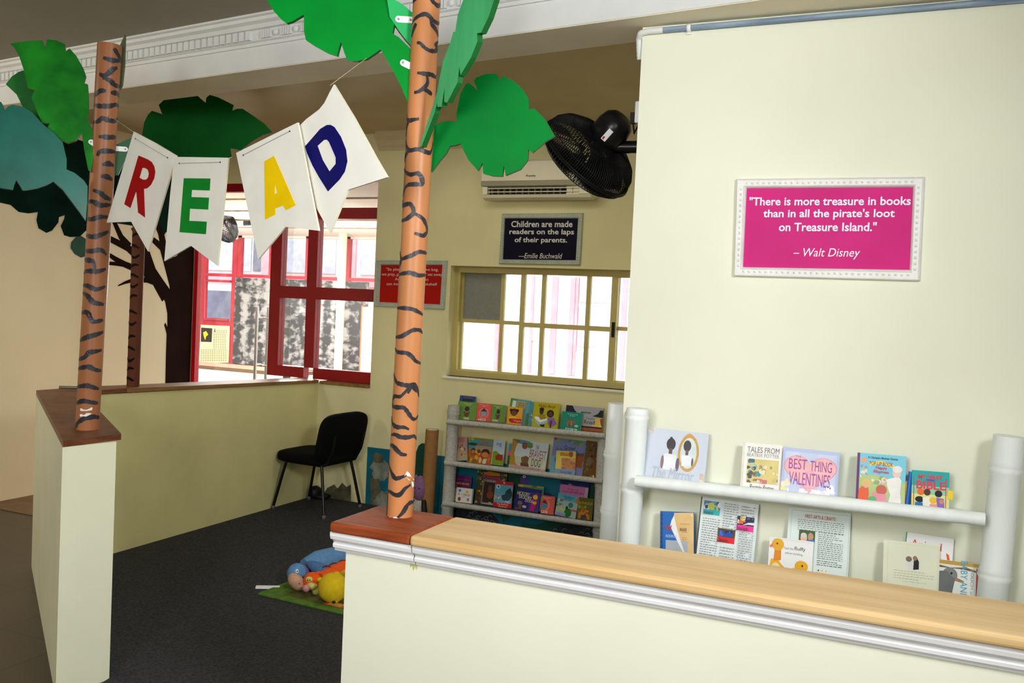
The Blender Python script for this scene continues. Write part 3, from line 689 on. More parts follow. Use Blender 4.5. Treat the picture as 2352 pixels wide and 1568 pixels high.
LB = z8([(-160, 40), (-40, 110), (10, 128), (30, 160), (42, 195), (70, 165), (105, 150), (190, 165), (280, 220), (370, 320), (470, 400), (540, 480), (572, 620), (570, 705), (640, 735), (720, 800), (752, 850), (748, 1000), (735, 1145), (690, 1080), (600, 960), (540, 880), (458, 808), (400, 840), (320, 868), (230, 884), (196, 885), (170, 840), (140, 795), (122, 840), (112, 880), (0, 862), (-200, 830)])
plb = vplane(lm + ltoc * .0, (.82, -.56, .1)); leaf(palm2, LB[::-1], plb, TEAL, mat((12, 60, 50), .5), label='broad teal leaf hanging at the far left')
LE = [(276, 103), (286, 80), (284, 150), (279, 195), (274, 205)]
ple = vplane(lm + ltoc * .0 + lside * .07, (.35, -.93, 0)); leaf(palm2, LE, ple, mat((88, 92, 58), .5, .1), mat((88, 92, 58), .5, .1), label='olive leaf edge at the trunk top')
LS = zoomed(200, 180, 3.36, [(200, 745), (205, 560), (225, 510), (330, 462), (420, 470), (420, 560), (310, 600), (240, 745)])
pls = vplane(lm - ltoc * .02, (.7, -.71, 0)); leaf(palm2, LS[::-1], pls, mat((18, 84, 46), .5, .1), LDK_E, label='dark green leaf to the right of the trunk')
bracket(palm2, pls, *zoomed(200, 180, 3.36, [(295, 546), (210, 540)]))
bracket(palm2, pla, *zA([(712, 1110), (752, 1135)]))

# third palm, further back
tb = V((-4.77, 4.52, 1.097)); tt = at_y(327, 330, 4.52)
palm3 = thing('palm_tree', 'thin dark brown palm trunk on the partition top, with one wide dark green leaf', 'palm tree', tb, 'cardboard palm trees')
mb, tpl_, tax, ttoc, tside = trunk_mb(tb, tt, .041, .041, BROWN_D, third_strokes, 1.2, .1, mat((12, 9, 9), .6, .1, spec=.1)); mb.build('trunk', palm3)
LC = zoomed(200, 180, 3.36, [(425, 430), (440, 340), (470, 280), (500, 250), (540, 262), (580, 276), (552, 205), (600, 160), (680, 120), (760, 105), (830, 110), (870, 150), (915, 188), (920, 150), (945, 127), (1010, 145), (1130, 205), (1118, 250), (1160, 234), (1200, 234), (1270, 280), (1370, 350), (1430, 415), (1360, 435), (1280, 480), (1230, 520), (1182, 556), (1140, 545), (1105, 540), (1115, 605), (1000, 660), (850, 670), (690, 640), (560, 600), (440, 620), (390, 600), (400, 500)])
plc = vplane(tb + V((0, -.03, 1.3)) + ttoc * .02, (.55, -.83, 0)); leaf(palm3, LC[::-1], plc, LDK, LDK_E)

# ------------------------------------------------------------------ READ pennants
zP = lambda pts: zoomed(200, 180, 3.36, pts)
fp0 = lm + ltoc * .16; fp1 = pm - cside * .45 + ctoc * .05
fdir = V((fp1.x - fp0.x, fp1.y - fp0.y, 0)).normalized(); fn = V((fdir.y, -fdir.x, 0)); fn = fn if fn.dot(CAM - fp0) > 0 else -fn
fpl = Plane(fp0, fn)
PEN = mat((240, 239, 230), .7, .03, 8.0); PEN_E = mat((214, 208, 180), .7, .06, 20)
def pennant(ch, label, outline, letter, hole, m, dh, holes, curl=False):
    q = zP(outline); low = max(q, key=lambda t: t[1]); u, v = fpl.uv(*low, dh)
    t = thing('letter_pennant', label, 'pennant', fpl.pt(u, v, dh), 'pennants of the hanging banner')
    mb = MB().prism(fpl, [uvs(fpl, q[::-1], dh)], dh - .006, dh, PEN, PEN_E)
    mb.build('board', t)
    lp = [uvs(fpl, zP(letter)[::-1], dh)]
    if hole: lp.append(uvs(fpl, zP(hole), dh))
    MB().prism(fpl, lp, dh + .0002, dh + .001, m).build('letter', t)
    if holes:
        a_, b_ = [V(fpl.uv(*p, dh)) for p in zP(holes)]
        st = MB().tube([fpl.pt(a_.x, a_.y, dh + .0012), fpl.pt(b_.x, b_.y, dh + .0012)], .0009, mat((150, 146, 130), .8), 6)
        for p in (a_, b_): st.lathe(fpl.pt(p.x, p.y, dh + .0008), fpl.n, [(0, .001), (.003, .001), (.003, -.001)], BLACK, 10)
        st.build('string', t)
pennant('R', 'white pennant with red letter R, first of the row by the left palm', [(360, 410), (530, 500), (688, 595), (580, 960), (470, 1335), (340, 1105), (150, 1112), (255, 760)],
        [(398, 595), (440, 612), (470, 625), (500, 645), (520, 680), (527, 720), (520, 770), (495, 820), (465, 848), (440, 852), (448, 1073), (395, 1035), (382, 880), (376, 880), (335, 1000), (288, 970)],
        [(428, 690), (452, 692), (470, 705), (478, 735), (472, 765), (455, 782), (430, 780), (406, 765)], mat((166, 0, 4), .6, .04, spec=.05), .0, [(375, 466), (622, 612)])
pennant('E', 'white pennant with green letter E, hanging second in the row', [(672, 605), (880, 608), (1090, 612), (1048, 1030), (1005, 1445), (800, 1290), (595, 1410), (640, 900)],
        [(748, 770), (953, 772), (948, 865), (810, 860), (806, 915), (942, 920), (936, 1012), (795, 1005), (790, 1098), (925, 1105), (918, 1202), (715, 1186)], None, mat((0, 136, 40), .6, .08, spec=.05), .018, [(712, 656), (1028, 647)])
pennant('A', 'white pennant with yellow letter A, hanging third in the row', [(1150, 575), (1390, 455), (1625, 340), (1710, 780), (1788, 1175), (1530, 1145), (1320, 1395), (1230, 960)],
        [(1368, 640), (1445, 597), (1612, 978), (1535, 1017), (1515, 980), (1455, 1003), (1455, 1050), (1375, 1090)], [(1452, 818), (1470, 883), (1450, 892)], mat((244, 204, 0), .6, .05, spec=.05), .03, [(1207, 592), (1565, 408)])
pennant('D', 'white curling pennant with blue letter D, last of the row', [(1640, 365), (1690, 315), (1790, 240), (1830, 190), (1870, 110), (1905, 46), (2060, 300), (2230, 610), (2318, 762), (2150, 815), (2012, 860), (1940, 1040), (1875, 1192), (1770, 1000), (1720, 750)],
        [(1683, 525), (1750, 448), (1800, 390), (1850, 360), (1880, 358), (1910, 375), (1960, 450), (2000, 550), (2010, 640), (1990, 720), (1950, 780), (1860, 872), (1790, 760), (1740, 670), (1700, 580)],
        [(1780, 520), (1830, 475), (1850, 472), (1868, 490), (1890, 540), (1920, 610), (1920, 660), (1872, 718), (1820, 630)], mat((2, 2, 100), .5, .12, spec=.1), .012, None)
a_ = V(fpl.uv(*zP([(1900, 60)])[0])); b_ = V(pl1.uv(*zR3([(860, 438)])[0]))
MB().tube([fpl.pt(a_.x, a_.y, .012), pl1.pt(b_.x, b_.y, .004)], .001, mat((200, 190, 160), .7), 6).build('cord', label='thin pale cord from the D pennant up to the palm leaf', cat='cord')
a_ = V(fpl.uv(*zP([(365, 420)])[0])); 
MB().tube([fpl.pt(a_.x, a_.y, -.002), lm + lax * .14 + ltoc * .0], .001, mat((200, 190, 160), .7), 6).build('cord', label='thin pale cord from the R pennant to the left palm', cat='cord')

# ------------------------------------------------------------------ framed wall signs
FRM = mat((232, 232, 228), .55, .03, 12); FRM_G = mat((178, 184, 168), .6, .06, 14)
def sign(label, pl, outer, inner, panel, lines, fm, loc_px, th=.022, flush=None):
    """outer / inner: TL TR BR BL pixels"""
    q0 = [V(uvs(pl, [p])[0]) for p in outer]; q1 = [V(uvs(pl, [p])[0]) for p in inner]
    t = thing('framed_sign', label, 'sign', pl.pt(*pl.uv(*loc_px)), 'framed quotation signs')
    fr = MB()
    def frac(i, s_): return q0[i].lerp(q1[i], s_)
    steps = [(0, .0), (0, .7), (.1, 1.0), (.22, .8), (.3, .85), (.72, .85), (.8, 1.0), (.9, .8), (1.0, .35), (1.0, 0)]
    for i in range(4):
        j = (i + 1) % 4; vsx = []
        for s_, h in steps:
            vsx += [pl.pt(*frac(i, s_), h * th), pl.pt(*frac(j, s_), h * th)]
        fr.add(vsx, [(2 * k, 2 * k + 2, 2 * k + 3, 2 * k + 1) for k in range(len(steps) - 1)], fm)
        a_, b_ = frac(i, .51), frac(j, .51); n = int((b_ - a_).length / .021); tdir = (b_ - a_).normalized(); nd = V((-tdir.y, tdir.x))
        for k in range(1, n):
            c = a_.lerp(b_, k / n); wv = .0055
            fr.add([pl.pt(*(c + tdir * x * wv + nd * y * wv), z) for x, y, z in ((-1, -1, th * .85), (1, -1, th * .85), (1, 1, th * .85), (-1, 1, th * .85), (0, 0, th * 1.12))], [(0, 1, 4), (1, 2, 4), (2, 3, 4), (3, 0, 4)], fm)
    fr.build('frame', t)
    MB().prism(pl, [[tuple(p) for p in q1][::-1]], .001, .006, panel).build('panel', t)
    for s_, x0, y0, x1, y1, m, st, tilt in lines:
        tx = MB(); text_px(tx, pl, s_, x0, y0, x1, y1, m, st, .0075, tilt); tx.build('text_line', t)
    return t
PR = Plane((0, YR, 1.5), (0, -1, 0)); PB = Plane((0, YB, 1.5), (0, -1, 0))
WHITE_INK = mat((236, 232, 246), .5, .01)
zs = lambda pts: zoomed(1660, 380, 4.704, pts)
def L(z, txt, x0, y0, x1, y1, m, st, tilt=0):
    (a0, b0), (a1, b1) = z([(x0, y0), (x1, y1)]); return (txt, a0, b0, a1, b1, m, st, tilt)
sign('large white framed magenta sign about treasure in books on the right wall', PR, zs([(160, 150), (2180, 128), (2128, 1248), (128, 1195)]), zs([(262, 250), (2056, 238), (2018, 1128), (222, 1098)]),
     mat((204, 30, 122), .45, .06, 4.0, spec=.12),
     [L(zs, '"There is more treasure in books', 285, 338, 2030, 430, WHITE_INK, 'b', -1), L(zs, "than in all the pirate's loot", 435, 472, 1855, 585, WHITE_INK, 'b'), L(zs, 'on Treasure Island."', 605, 615, 1660, 710, WHITE_INK, 'b', 0),
      L(zs, '– Walt Disney', 760, 895, 1480, 1012, WHITE_INK, 'i', 1)], FRM, (1900, 640))
zc = lambda pts: zoomed(840, 200, 2.239, pts)
GREY_INK = mat((214, 212, 206), .5, .01)
sign('grey framed navy sign about children and parents, above the window', PB, zc([(705, 652), (1120, 648), (1105, 915), (688, 908)]), zc([(718, 676), (1094, 676), (1081, 890), (708, 886)]), mat((8, 6, 30), .5, .05, spec=.1),
     [L(zc, 'Children are made', 748, 688, 1063, 720, GREY_INK, 'b'), L(zc, 'readers on the laps', 738, 730, 1070, 765, GREY_INK, 'b', 1), L(zc, 'of their parents.', 765, 772, 1035, 806, GREY_INK, 'b', 1), L(zc, '—Emilie Buchwald', 785, 854, 1010, 881, GREY_INK, 'i', 1)], FRM_G, (1240, 606), .02)
zr = lambda pts: zoomed(860, 580, 10.455, pts)
sign('grey framed red sign with a rhyme, half hidden behind the bright palm trunk', PB, zr([(65, 190), (1765, 195), (1690, 1365), (20, 1290)]), zr([(170, 300), (1642, 305), (1585, 1242), (130, 1185)]), mat((176, 18, 8), .5, .05, spec=.1),
     [L(zr, '"So please, oh please, we beg,', 280, 368, 1535, 455, GREY_INK, '', 1), L(zr, 'we pray, go throw your TV set away.', 175, 488, 1640, 575, GREY_INK, '', 1), L(zr, 'And in its place you', 490, 605, 1290, 690, GREY_INK, '', 1), L(zr, 'can install a lovely bookshelf', 290, 720, 1505, 805, GREY_INK, '', 1)], FRM_G, (945, 705), .02)

# ------------------------------------------------------------------ air conditioner
za_ = lambda x, y: (1080 + x / 5.88, 340 + y / 5.88)
AY = YB - .17
def acx(x, y, yy=AY): return at_y(*za_(x, y), yy).x
def acz(x, y, yy=AY): return at_y(*za_(x, y), yy).z
AX0, AX1 = acx(152, 500), acx(1630, 640)
z_bot, z_vb, z_vt, z_b0, z_top = acz(900, 688), acz(900, 622), acz(900, 512), acz(900, 440), acz(900, 135)
ACW = mat((226, 218, 190), .45, .03, 4); ACG = mat((150, 146, 118), .5, .05, 4); ACD = mat((30, 26, 20), .8, .1)
ac = thing('air_conditioner', 'cream split air conditioner mounted high on the back wall above the navy sign', 'air conditioner', ((AX0 + AX1) / 2, AY, z_bot))
b_ = MB(); extrude_profile(b_, [(0, z_bot + .03), (.10, z_bot), (.15, z_bot + .015), (.165, z_vb), (.11, z_vb + .004), (.11, z_vt), (.16, z_vt + .004), (.16, z_top - .03), (.13, z_top), (0, z_top)], (AX0 + .004, YB, 0), (1, 0, 0), (0, -1, 0), AX1 - AX0 - .008, ACW); b_.build('body', ac)
MB().box(AX0, AX1, AY - .012, AY + .01, z_b0, z_top - .02, ACW).build('front_panel', ac, bevel=.006)
MB().box(AX0, AX1, AY - .010, AY + .01, z_vt + .004, z_b0 - .001, ACG).build('trim_band', ac, label='grey band under the front panel')
vx0, vx1 = acx(228, 560), acx(1470, 560)
for xa_, xb_, dy_ in ((AX0 + .01, vx0, .004), (vx1, AX1 - .01, .004), (acx(1285, 560), vx1, .02)): MB().box(xa_, xb_, AY + dy_, AY + .06, z_vb + .002, z_vt, ACW).build('outlet_cheek', ac)
MB().box(vx0, acx(1285, 560), AY + .052, AY + .059, z_vb + .004, z_vt - .002, ACD).build('outlet', ac)
for zq in (z_vb + .018, z_vb + .045): MB().box(vx0 + .005, vx1 - .005, AY + .004, AY + .012, zq, zq + .006, ACW).build('louver', ac)
mb = MB()
for k in range(15): x = vx0 + .03 + k * .052; mb.box(x, x + .004, AY + .02, AY + .05, z_vb + .006, z_vt - .004, ACG)
mb.build('louver_fins', ac)
tx = MB(); apl = Plane((0, AY - .0125, 1.5), (0, -1, 0)); text_px(tx, apl, 'Royalty', *za_(750, 358), *za_(888, 392), BLACK, 'bi', .0006, 0); tx.build('logo', ac)

# ------------------------------------------------------------------ wall fan on the step of the right wall
fc = at_y(1350, 360, 3.92)
fax = V((.713, -.235, .65)).normalized(); fa1 = fax.cross(V((0, 1, 0))).normalized(); fa2 = fax.cross(fa1)
def fpnt(r_, t, an):
    r_ *= 1.08
    return fc + fax * t + (fa1 * math.cos(an) + fa2 * math.sin(an)) * r_
fan = thing('wall_fan', 'black caged fan fixed to the side of the right wall, tilted downward', 'fan', V((XC - .002, fc.y + .03, fc.z + .05)), 'wall fans')
WIRE = mat((13, 13, 14), .45, .05, spec=.2)
def guard(prof, n, nm, rings):
    mb = MB()
    for k in range(n):
        an = 2 * math.pi * k / n; mb.tube([fpnt(r_, t, an + sw) for r_, t, sw in prof], .0027, WIRE, 4, False)
    for r_, t, rad in rings: mb.tube([fpnt(r_, t, 2 * math.pi * k / 40) for k in range(41)], rad, WIRE, 6, False)
    return mb.build(nm, fan)
guard([(.055, .115, -.25), (.10, .112, -.18), (.15, .098, -.1), (.19, .072, -.04), (.213, .04, 0), (.222, .0, 0)], 130, 'rear_guard', [(.057, .116, .004), (.15, .098, .002), (.222, .0, .006), (.213, .04, .002)])
guard([(.222, .0, 0), (.213, -.035, 0), (.18, -.062, .06), (.11, -.078, .14), (.05, -.082, .2)], 84, 'front_guard', [(.05, -.082, .004), (.18, -.062, .002), (.225, -.008, .005)])
MB().lathe(fc, fax, [(0, -.086), (.05, -.084), (.055, -.078), (.0, -.076)], BLACK_G, 24).build('badge_disc', fan)
for k in range(5):
    vsx = []
    for i in range(6):
        r_ = .03 + .034 * i
        for j in range(6):
            an = 2 * math.pi * k / 5 + (j - 2.5) * .235 + .05 * i; vsx.append(fpnt(r_, .03 * (j - 2.5) / 2.5 * (1 - .08 * i), an))
    fs = [(i * 6 + j, i * 6 + j + 1, (i + 1) * 6 + j + 1, (i + 1) * 6 + j) for i in range(5) for j in range(5)]
    MB().add(vsx, fs, BLACK, True).build('blade', fan)
MB().lathe(fc, fax, [(0, .06), (.03, .06), (.03, .1), (.078, .1), (.084, .118), (.082, .185), (.072, .222), (.05, .244), (.022, .252), (0, .253)], BLACK_G, 28).build('motor', fan)
lp_ = Plane(fc + fax * .165, (CAM - fc).normalized().cross(fax).cross(fax) * -1, fax)
MB().prism(lp_, [[(-.012, -.03), (.012, -.03), (.012, .03), (-.012, .03)]], .0835, .0848, GLOSS_W).prism(lp_, [[(-.008, -.026), (.0, -.026), (.0, -.012), (-.008, -.012)]], .0849, .0852, RED_B).build('rating_label', fan, label='small white label on the motor')
wallp = V((XC, fc.y + .02, fc.z + .06))
MB().tube([fc + fax * .13 - V((0, 0, .05)), (fc + fax * .13 - V((0, 0, .07))).lerp(wallp, .5), wallp + V((-.02, 0, -.02))], [.03, .028, .03], BLACK_G, 12).build('neck', fan)
MB().box(XC - .025, XC - .001, wallp.y - .05, wallp.y + .05, wallp.z - .09, wallp.z + .05, BLACK).build('wall_bracket', fan, bevel=.006)
# socket box with the fan's plug and lead
sx = at_y(1459, 257, 3.66)
sk = thing('socket_box', 'white socket box with a black plug, high on the edge of the right wall', 'socket', V((XC, 3.68, sx.z)))
MB().box(XC - .034, XC, 3.66, 3.74, sx.z - .045, sx.z + .045, GLOSS_W).build('box', sk, bevel=.004)
MB().box(XC - .06, XC - .034, 3.685, 3.715, sx.z - .04, sx.z + .005, BLACK).tube([(XC - .05, 3.7, sx.z - .04), (XC - .046, 3.71, sx.z - .08), (XC - .03, 3.78, wallp.z + .09), (XC - .012, wallp.y, wallp.z + .055)], .004, BLACK, 8).build('plug_lead', sk)
# conduit along the top of the right wall
cz = 2.905
cd = thing('conduit', 'grey streaked conduit pipe running along the top of the right wall', 'pipe', (XC, YR - .013, cz))
MB().tube([(XC + .09, YR - .013, cz), (1.6, YR - .013, cz + .004)], .012, mat((150, 168, 184), .4, .25, 6, stretch=(.6, 8, 8), rgb2=(96, 118, 146)), 14).build('pipe', cd)
pts = [(XC + .09, YR - .013, cz), (XC + .03, YR - .013, cz), (XC - .005, YR - .008, cz - .004), (XC - .016, YR + .012, cz - .02), (XC - .015, YR + .02, cz - .06), (XC - .013, YR + .03, cz - .1)]
nb = MB(); fin = []
for i in range(len(pts) - 1):
    for k in range(5): fin.append(V(pts[i]).lerp(V(pts[i + 1]), k / 5))
fin.append(V(pts[-1])); nb.tube(fin, [.0125 + .0015 * (i % 2) for i in range(len(fin))], PLASTER_W, 12); nb.build('flexible_bend', cd)
for x in (at_y(1585, 56, YR).x, .6): MB().lathe((x - .008, YR - .013, cz), (1, 0, 0), [(.012, 0), (.0165, 0), (.0165, .016), (.012, .016)], GLOSS_W, 14).box(x - .008, x + .008, YR - .01, YR - .0005, cz - .024, cz - .01, GLOSS_W).build('clip', cd)

# ------------------------------------------------------------------ bamboo book racks
def bamboo(mb, x, y, z0, z1, r_, nodes, m, lean=0.0):
    zz_ = sorted([(z0, 1.0), (z1, .97)] + [(z, 1.0) for z in nodes]); pts, rs = [], []
    for z, k in zz_:
        if z in nodes: pts += [(z - .02, 1.0), (z - .005, 1.13), (z, 1.03), (z + .005, 1.11), (z + .02, .99)]
        else: pts.append((z, k))
    pp_ = [(x + lean * (z - z0), y, z) for z, _ in pts]
    mb.tube(pp_, [r_ * k for _, k in pts], m, 22); return mb
def rail(mb, a_, b_, r_, m, knots=3):
    a_, b_ = V(a_), V(b_); n = 16; ps = [a_.lerp(b_, i / n) for i in range(n + 1)]
    rs = [r_ * (1 + (.06 if i % (n // knots) == 2 else 0)) for i in range(n + 1)]; mb.tube(ps, rs, m, 16); return mb
# back rack
BYF = YB - .125
rk = thing('book_rack', 'grey-white bamboo book rack with three rails under the window, against the back wall', 'book rack', (-2.7, BYF, 0), 'bamboo book racks')
lx = at_y(1033, 1050, BYF).x; rxp = at_y(1376, 1210, BYF).x
mb = MB(); bamboo(mb, lx, BYF, .0075, at_y(1033, 930, BYF).z, .05, [at_y(1033, t, BYF).z for t in (945, 1058, 1162)], BAMBOO_G, .02); mb.build('post', rk)
mb = MB(); bamboo(mb, rxp, BYF, .0075, .82, .045, [.1, .45], BAMBOO_G); mb.build('post', rk)
railz = []
for yl, yr_ in ((969, 1000), (1064, 1104), (1158, 1206)):
    a_ = at_y(1040, yl, BYF - .05); b_ = at_y(1380, yr_, BYF - .05); zm = (a_.z + b_.z) / 2; railz.append((a_.z, b_.z))
    mb = MB(); rail(mb, (lx - .01, BYF - .055, a_.z), (rxp + .03, BYF - .055, b_.z), .021, BAMBOO_G); mb.build('rail', rk)
    MB().hexa([(lx + .05, BYF - .03, a_.z - .02), (rxp - .045, BYF - .03, b_.z - .02), (rxp - .045, YB - .012, b_.z - .02), (lx + .05, YB - .012, a_.z - .02), (lx + .05, BYF - .03, a_.z - .01), (rxp - .045, BYF - .03, b_.z - .01), (rxp - .045, YB - .012, b_.z - .01), (lx + .05, YB - .012, a_.z - .01)], BAMBOO_G).build('shelf_board', rk)
# right rack
RYF = YR - .13
rk2 = thing('book_rack', 'bright white bamboo book rack on the right wall, between two thick posts', 'book rack', (-.3, RYF, 0), 'bamboo book racks')
RYP = RYF + .03
p1 = at_y(1451, 1085, RYP); p2 = at_y(2300, 1180, RYP)
mb = MB(); bamboo(mb, at_y(1439, 1250, RYP).x, RYP, .0075, at_y(1453, 936, RYP).z, .045, [at_y(1445, t, RYP).z for t in (952, 1118, )] + [.45], BAMBOO_W, .012); mb.build('post', rk2)
mb = MB(); bamboo(mb, at_y(2262, 1365, RYP).x, RYP, .0075, at_y(2307, 1000, RYP).z, .05, [at_y(2300, t, RYP).z for t in (1072, 1320)] + [.4], BAMBOO_W, .03); mb.build('post', rk2)
for a_, b_ in (((1467, 1104), (2262, 1192)),):
    A_ = at_y(*a_, RYF - .045); B_ = at_y(*b_, RYF - .045)
    mb = MB(); rail(mb, (A_.x - .01, RYF - .05, A_.z), (B_.x, RYF - .05, B_.z), .0235, BAMBOO_W, 4); mb.build('rail', rk2)
    MB().hexa([(A_.x + .05, RYF - .02, A_.z - .015), (B_.x - .06, RYF - .02, B_.z - .015), (B_.x - .06, YR - .002, B_.z - .015), (A_.x + .05, YR - .002, A_.z - .015), (A_.x + .05, RYF - .02, A_.z - .005), (B_.x - .06, RYF - .02, B_.z - .005), (B_.x - .06, YR - .002, B_.z - .005), (A_.x + .05, YR - .002, A_.z - .005)], BAMBOO_W).build('shelf_board', rk2)
LOWZ = .665
mb = MB(); rail(mb, (A_.x - .01, RYF - .05, LOWZ), (B_.x - .02, RYF - .05, LOWZ), .0235, BAMBOO_W, 4); mb.build('rail', rk2)
MB().box(A_.x + .05, B_.x - .07, RYF - .02, YR - .002, LOWZ - .015, LOWZ - .005, BAMBOO_W).build('shelf_board', rk2)
UPZ = (A_, B_)
# the post standing beside it at the corner, belonging to the rack of the next wall
p0 = at_y(1402, 1080, 3.72)
mb = MB(); bamboo(mb, at_y(1396, 1240, 3.72).x, 3.72, .0075, at_y(1404, 925, 3.72).z, .046, [at_y(1400, t, 3.72).z for t in (1040, 1170)] + [.35], BAMBOO_W, .012)
mb.build('bamboo_post', label='white bamboo post on its own at the wall corner, between the two book racks', cat='post')

# ------------------------------------------------------------------ books
BOOKN = {}
def book(label, pl, corners, layer, th, cover, art, texts=(), group='', vb=None, gap=.017, pages=(238, 234, 222)):
    """corners TL TR BR BL of the visible cover in pixels; art and texts in fractions of that rectangle, y downward"""
    h = layer * gap + th
    q = [V(pl.uv(*p, h)) for p in corners]
    ex = ((q[1] - q[0]) + (q[2] - q[3])).normalized(); W = ((q[1] - q[0]).length + (q[2] - q[3]).length) / 2
    ey = V((ex.y, -ex.x)); H = (abs((q[3] - q[0]).dot(ey)) + abs((q[2] - q[1]).dot(ey))) / 2
    c = sum(q, V((0, 0))) / 4; o = c - ex * W / 2 - ey * H / 2
    Hf = H
    if vb is not None:
        low = max((o + ey * H).y, (o + ex * W + ey * H).y); mn = min((o + ey * H).y, (o + ex * W + ey * H).y)
        Hf = H + max(0, mn - vb)
        if mn < vb: Hf = H - (vb - mn) * 1.0
    def P(x, y, hh): return pl.pt(*(o + ex * (x * W) + ey * (y * H)), hh)
    yf = Hf / H; h0 = layer * gap
    t = thing('book', label, 'book', P(.5, yf, h0 + th / 2), group or None)
    cm = mat(cover, .4, .03, 6.0, spec=.2); ct_ = min(.0022, th * .2)
    rect = lambda x0, y0, x1, y1: [(x0, y0), (x0, y1), (x1, y1), (x1, y0)]
    def slab(mb, x0, y0, x1, y1, ha, hb, m):
        pa = [P(x0, y1, ha), P(x1, y1, ha), P(x1, y0, ha), P(x0, y0, ha)]; pb = [P(x0, y1, hb), P(x1, y1, hb), P(x1, y0, hb), P(x0, y0, hb)]
        mb.hexa(pa + pb, m)
    mb = MB(); sp = .003 / W
    slab(mb, 0, 0, 1, yf, h0 + th - ct_, h0 + th, cm); slab(mb, 0, 0, 1, yf, h0, h0 + ct_, cm); slab(mb, 0, 0, sp, yf, h0 + ct_, h0 + th - ct_, cm)
    mb.build('cover', t)
    mb = MB(); slab(mb, sp, .006, 1 - .01, yf - .008, h0 + ct_, h0 + th - ct_, mat(pages, .8, .03, 30, stretch=(1, 1, 12))); mb.build('pages', t)
    top = h0 + th; lvl = [0]
    ytop = yf - .002
    def poly(mb, pts, colr):
        lvl[0] += 1; hh = top + .00012 * lvl[0]
        pts = [(x, min(y, ytop)) for x, y in pts]
        cl_ = []
        for p in pts:
            if not cl_ or (abs(p[0] - cl_[-1][0]) + abs(p[1] - cl_[-1][1])) > 1e-5: cl_.append(p)
        if len(cl_) < 3: return
        tris = tessellate_polygon([[V((p[0], p[1], 0)) for p in cl_]]); v3 = [P(x, y, hh) for x, y in cl_]; fs = []
        for tr_ in tris:
            a, b, cc = [v3[i] for i in tr_]; fs.append(tuple(tr_) if (b - a).cross(cc - a).dot(pl.n) > 0 else tuple(reversed(tr_)))
        mb.add(v3, fs, mat(colr, .4, .08, 12.0, spec=.2))
    mb = MB(); asp = W / H
    for op in art:
        k = op[0]
        if k == 'r': poly(mb, [(op[1], op[2]), (op[3], op[2]), (op[3], op[4]), (op[1], op[4])], op[5])
        elif k == 'e': poly(mb, [(op[1] + op[3] * math.cos(2 * math.pi * i / 20), op[2] + op[4] * math.sin(2 * math.pi * i / 20)) for i in range(20)], op[5])
        elif k == 'p': poly(mb, op[1], op[2])
        elif k == 'h':
            _, cx, cy, sx_, sy_, cc = op; pts = []
            for i in range(40):
                an = 2 * math.pi * i / 40; pts.append((cx + sx_ * 16 * math.sin(an) ** 3 / 16, cy - sy_ * (13 * math.cos(an) - 5 * math.cos(2 * an) - 2 * math.cos(3 * an) - math.cos(4 * an)) / 16))
            poly(mb, pts, cc)
        elif k == 'l':
            _, x0, y0, x1, y1, n, cc = op; rnd = random.Random(n * 13 + int(x0 * 100))
            for i in range(n):
                y = y0 + (y1 - y0) * i / max(1, n - 1); hgt = min(.012, (y1 - y0) / max(1, n) * .4); x = x0
                xe = x1 if rnd.random() > .25 else x0 + (x1 - x0) * rnd.uniform(.6, .95)
                while x < xe:
                    ww = rnd.uniform(.02, .06); lvl[0] -= 1
                    poly(mb, [(x, y), (min(xe, x + ww), y), (min(xe, x + ww), y + hgt), (x, y + hgt)], cc); x += ww + .015
                lvl[0] += 1
        elif k == 's':
            _, x0, y0, x1, y1, n, cols, sd = op; rnd = random.Random(sd)
            for i in range(n):
                cx, cy = rnd.uniform(x0, x1), rnd.uniform(y0, y1); r_ = rnd.uniform(.02, .06) * (1 + (x1 - x0))
                pts = [(min(x1, max(x0, cx + r_ * rnd.uniform(.6, 1.2) * math.cos(a_ * .9))), min(y1, max(y0, cy + r_ * asp * rnd.uniform(.6, 1.2) * math.sin(a_ * .9)))) for a_ in range(7)]
                lvl[0] -= .7; poly(mb, pts, cols[i % len(cols)])
    mb.build('cover_print', t)
    if texts:
        mb = MB()
        for tx_ in texts:
            s_, x0, y0, x1, y1, cc = tx_[:6]; st = tx_[6] if len(tx_) > 6 else ''; hh = top + .00012 * (lvl[0] + 3)
            m_ = mat(cc, .4, .01)
            if 'V' in st: put_text(mb, s_, P(x1, y1, hh), P(x1, y0, hh) - P(x1, y1, hh), P(x0, y1, hh) - P(x1, y1, hh), m_, st.replace('V', ''))
            elif 'D' in st: put_text(mb, s_, P(x0, y0, hh), P(x0, y1, hh) - P(x0, y0, hh), P(x1, y0, hh) - P(x0, y0, hh), m_, st.replace('D', ''))
            else: put_text(mb, s_, P(x0, y1, hh), P(x1, y1, hh) - P(x0, y1, hh), P(x0, y0, hh) - P(x0, y1, hh), m_, st)
        mb.build('title_lettering', t)
    return t
TILT = math.radians(11)
def rackplane(yw, z, d=.07): return Plane((0, yw - d, z), (0, -math.cos(TILT), math.sin(TILT)), (0, math.sin(TILT), math.cos(TILT)))
def shelf_v(pl, za__, zb__, xa__, xb__): return None
zq = lambda pts: zoomed(1440, 940, 2.579, pts)
PU = rackplane(YR, (UPZ[0].z + UPZ[1].z) / 2 - .004); GU = 'books on the upper rail of the right rack'
LG_ = 'books on the lower rail of the right rack'
def vrow(z): return -.0
SKIN = (120, 76, 52); DSK = (60, 38, 30)
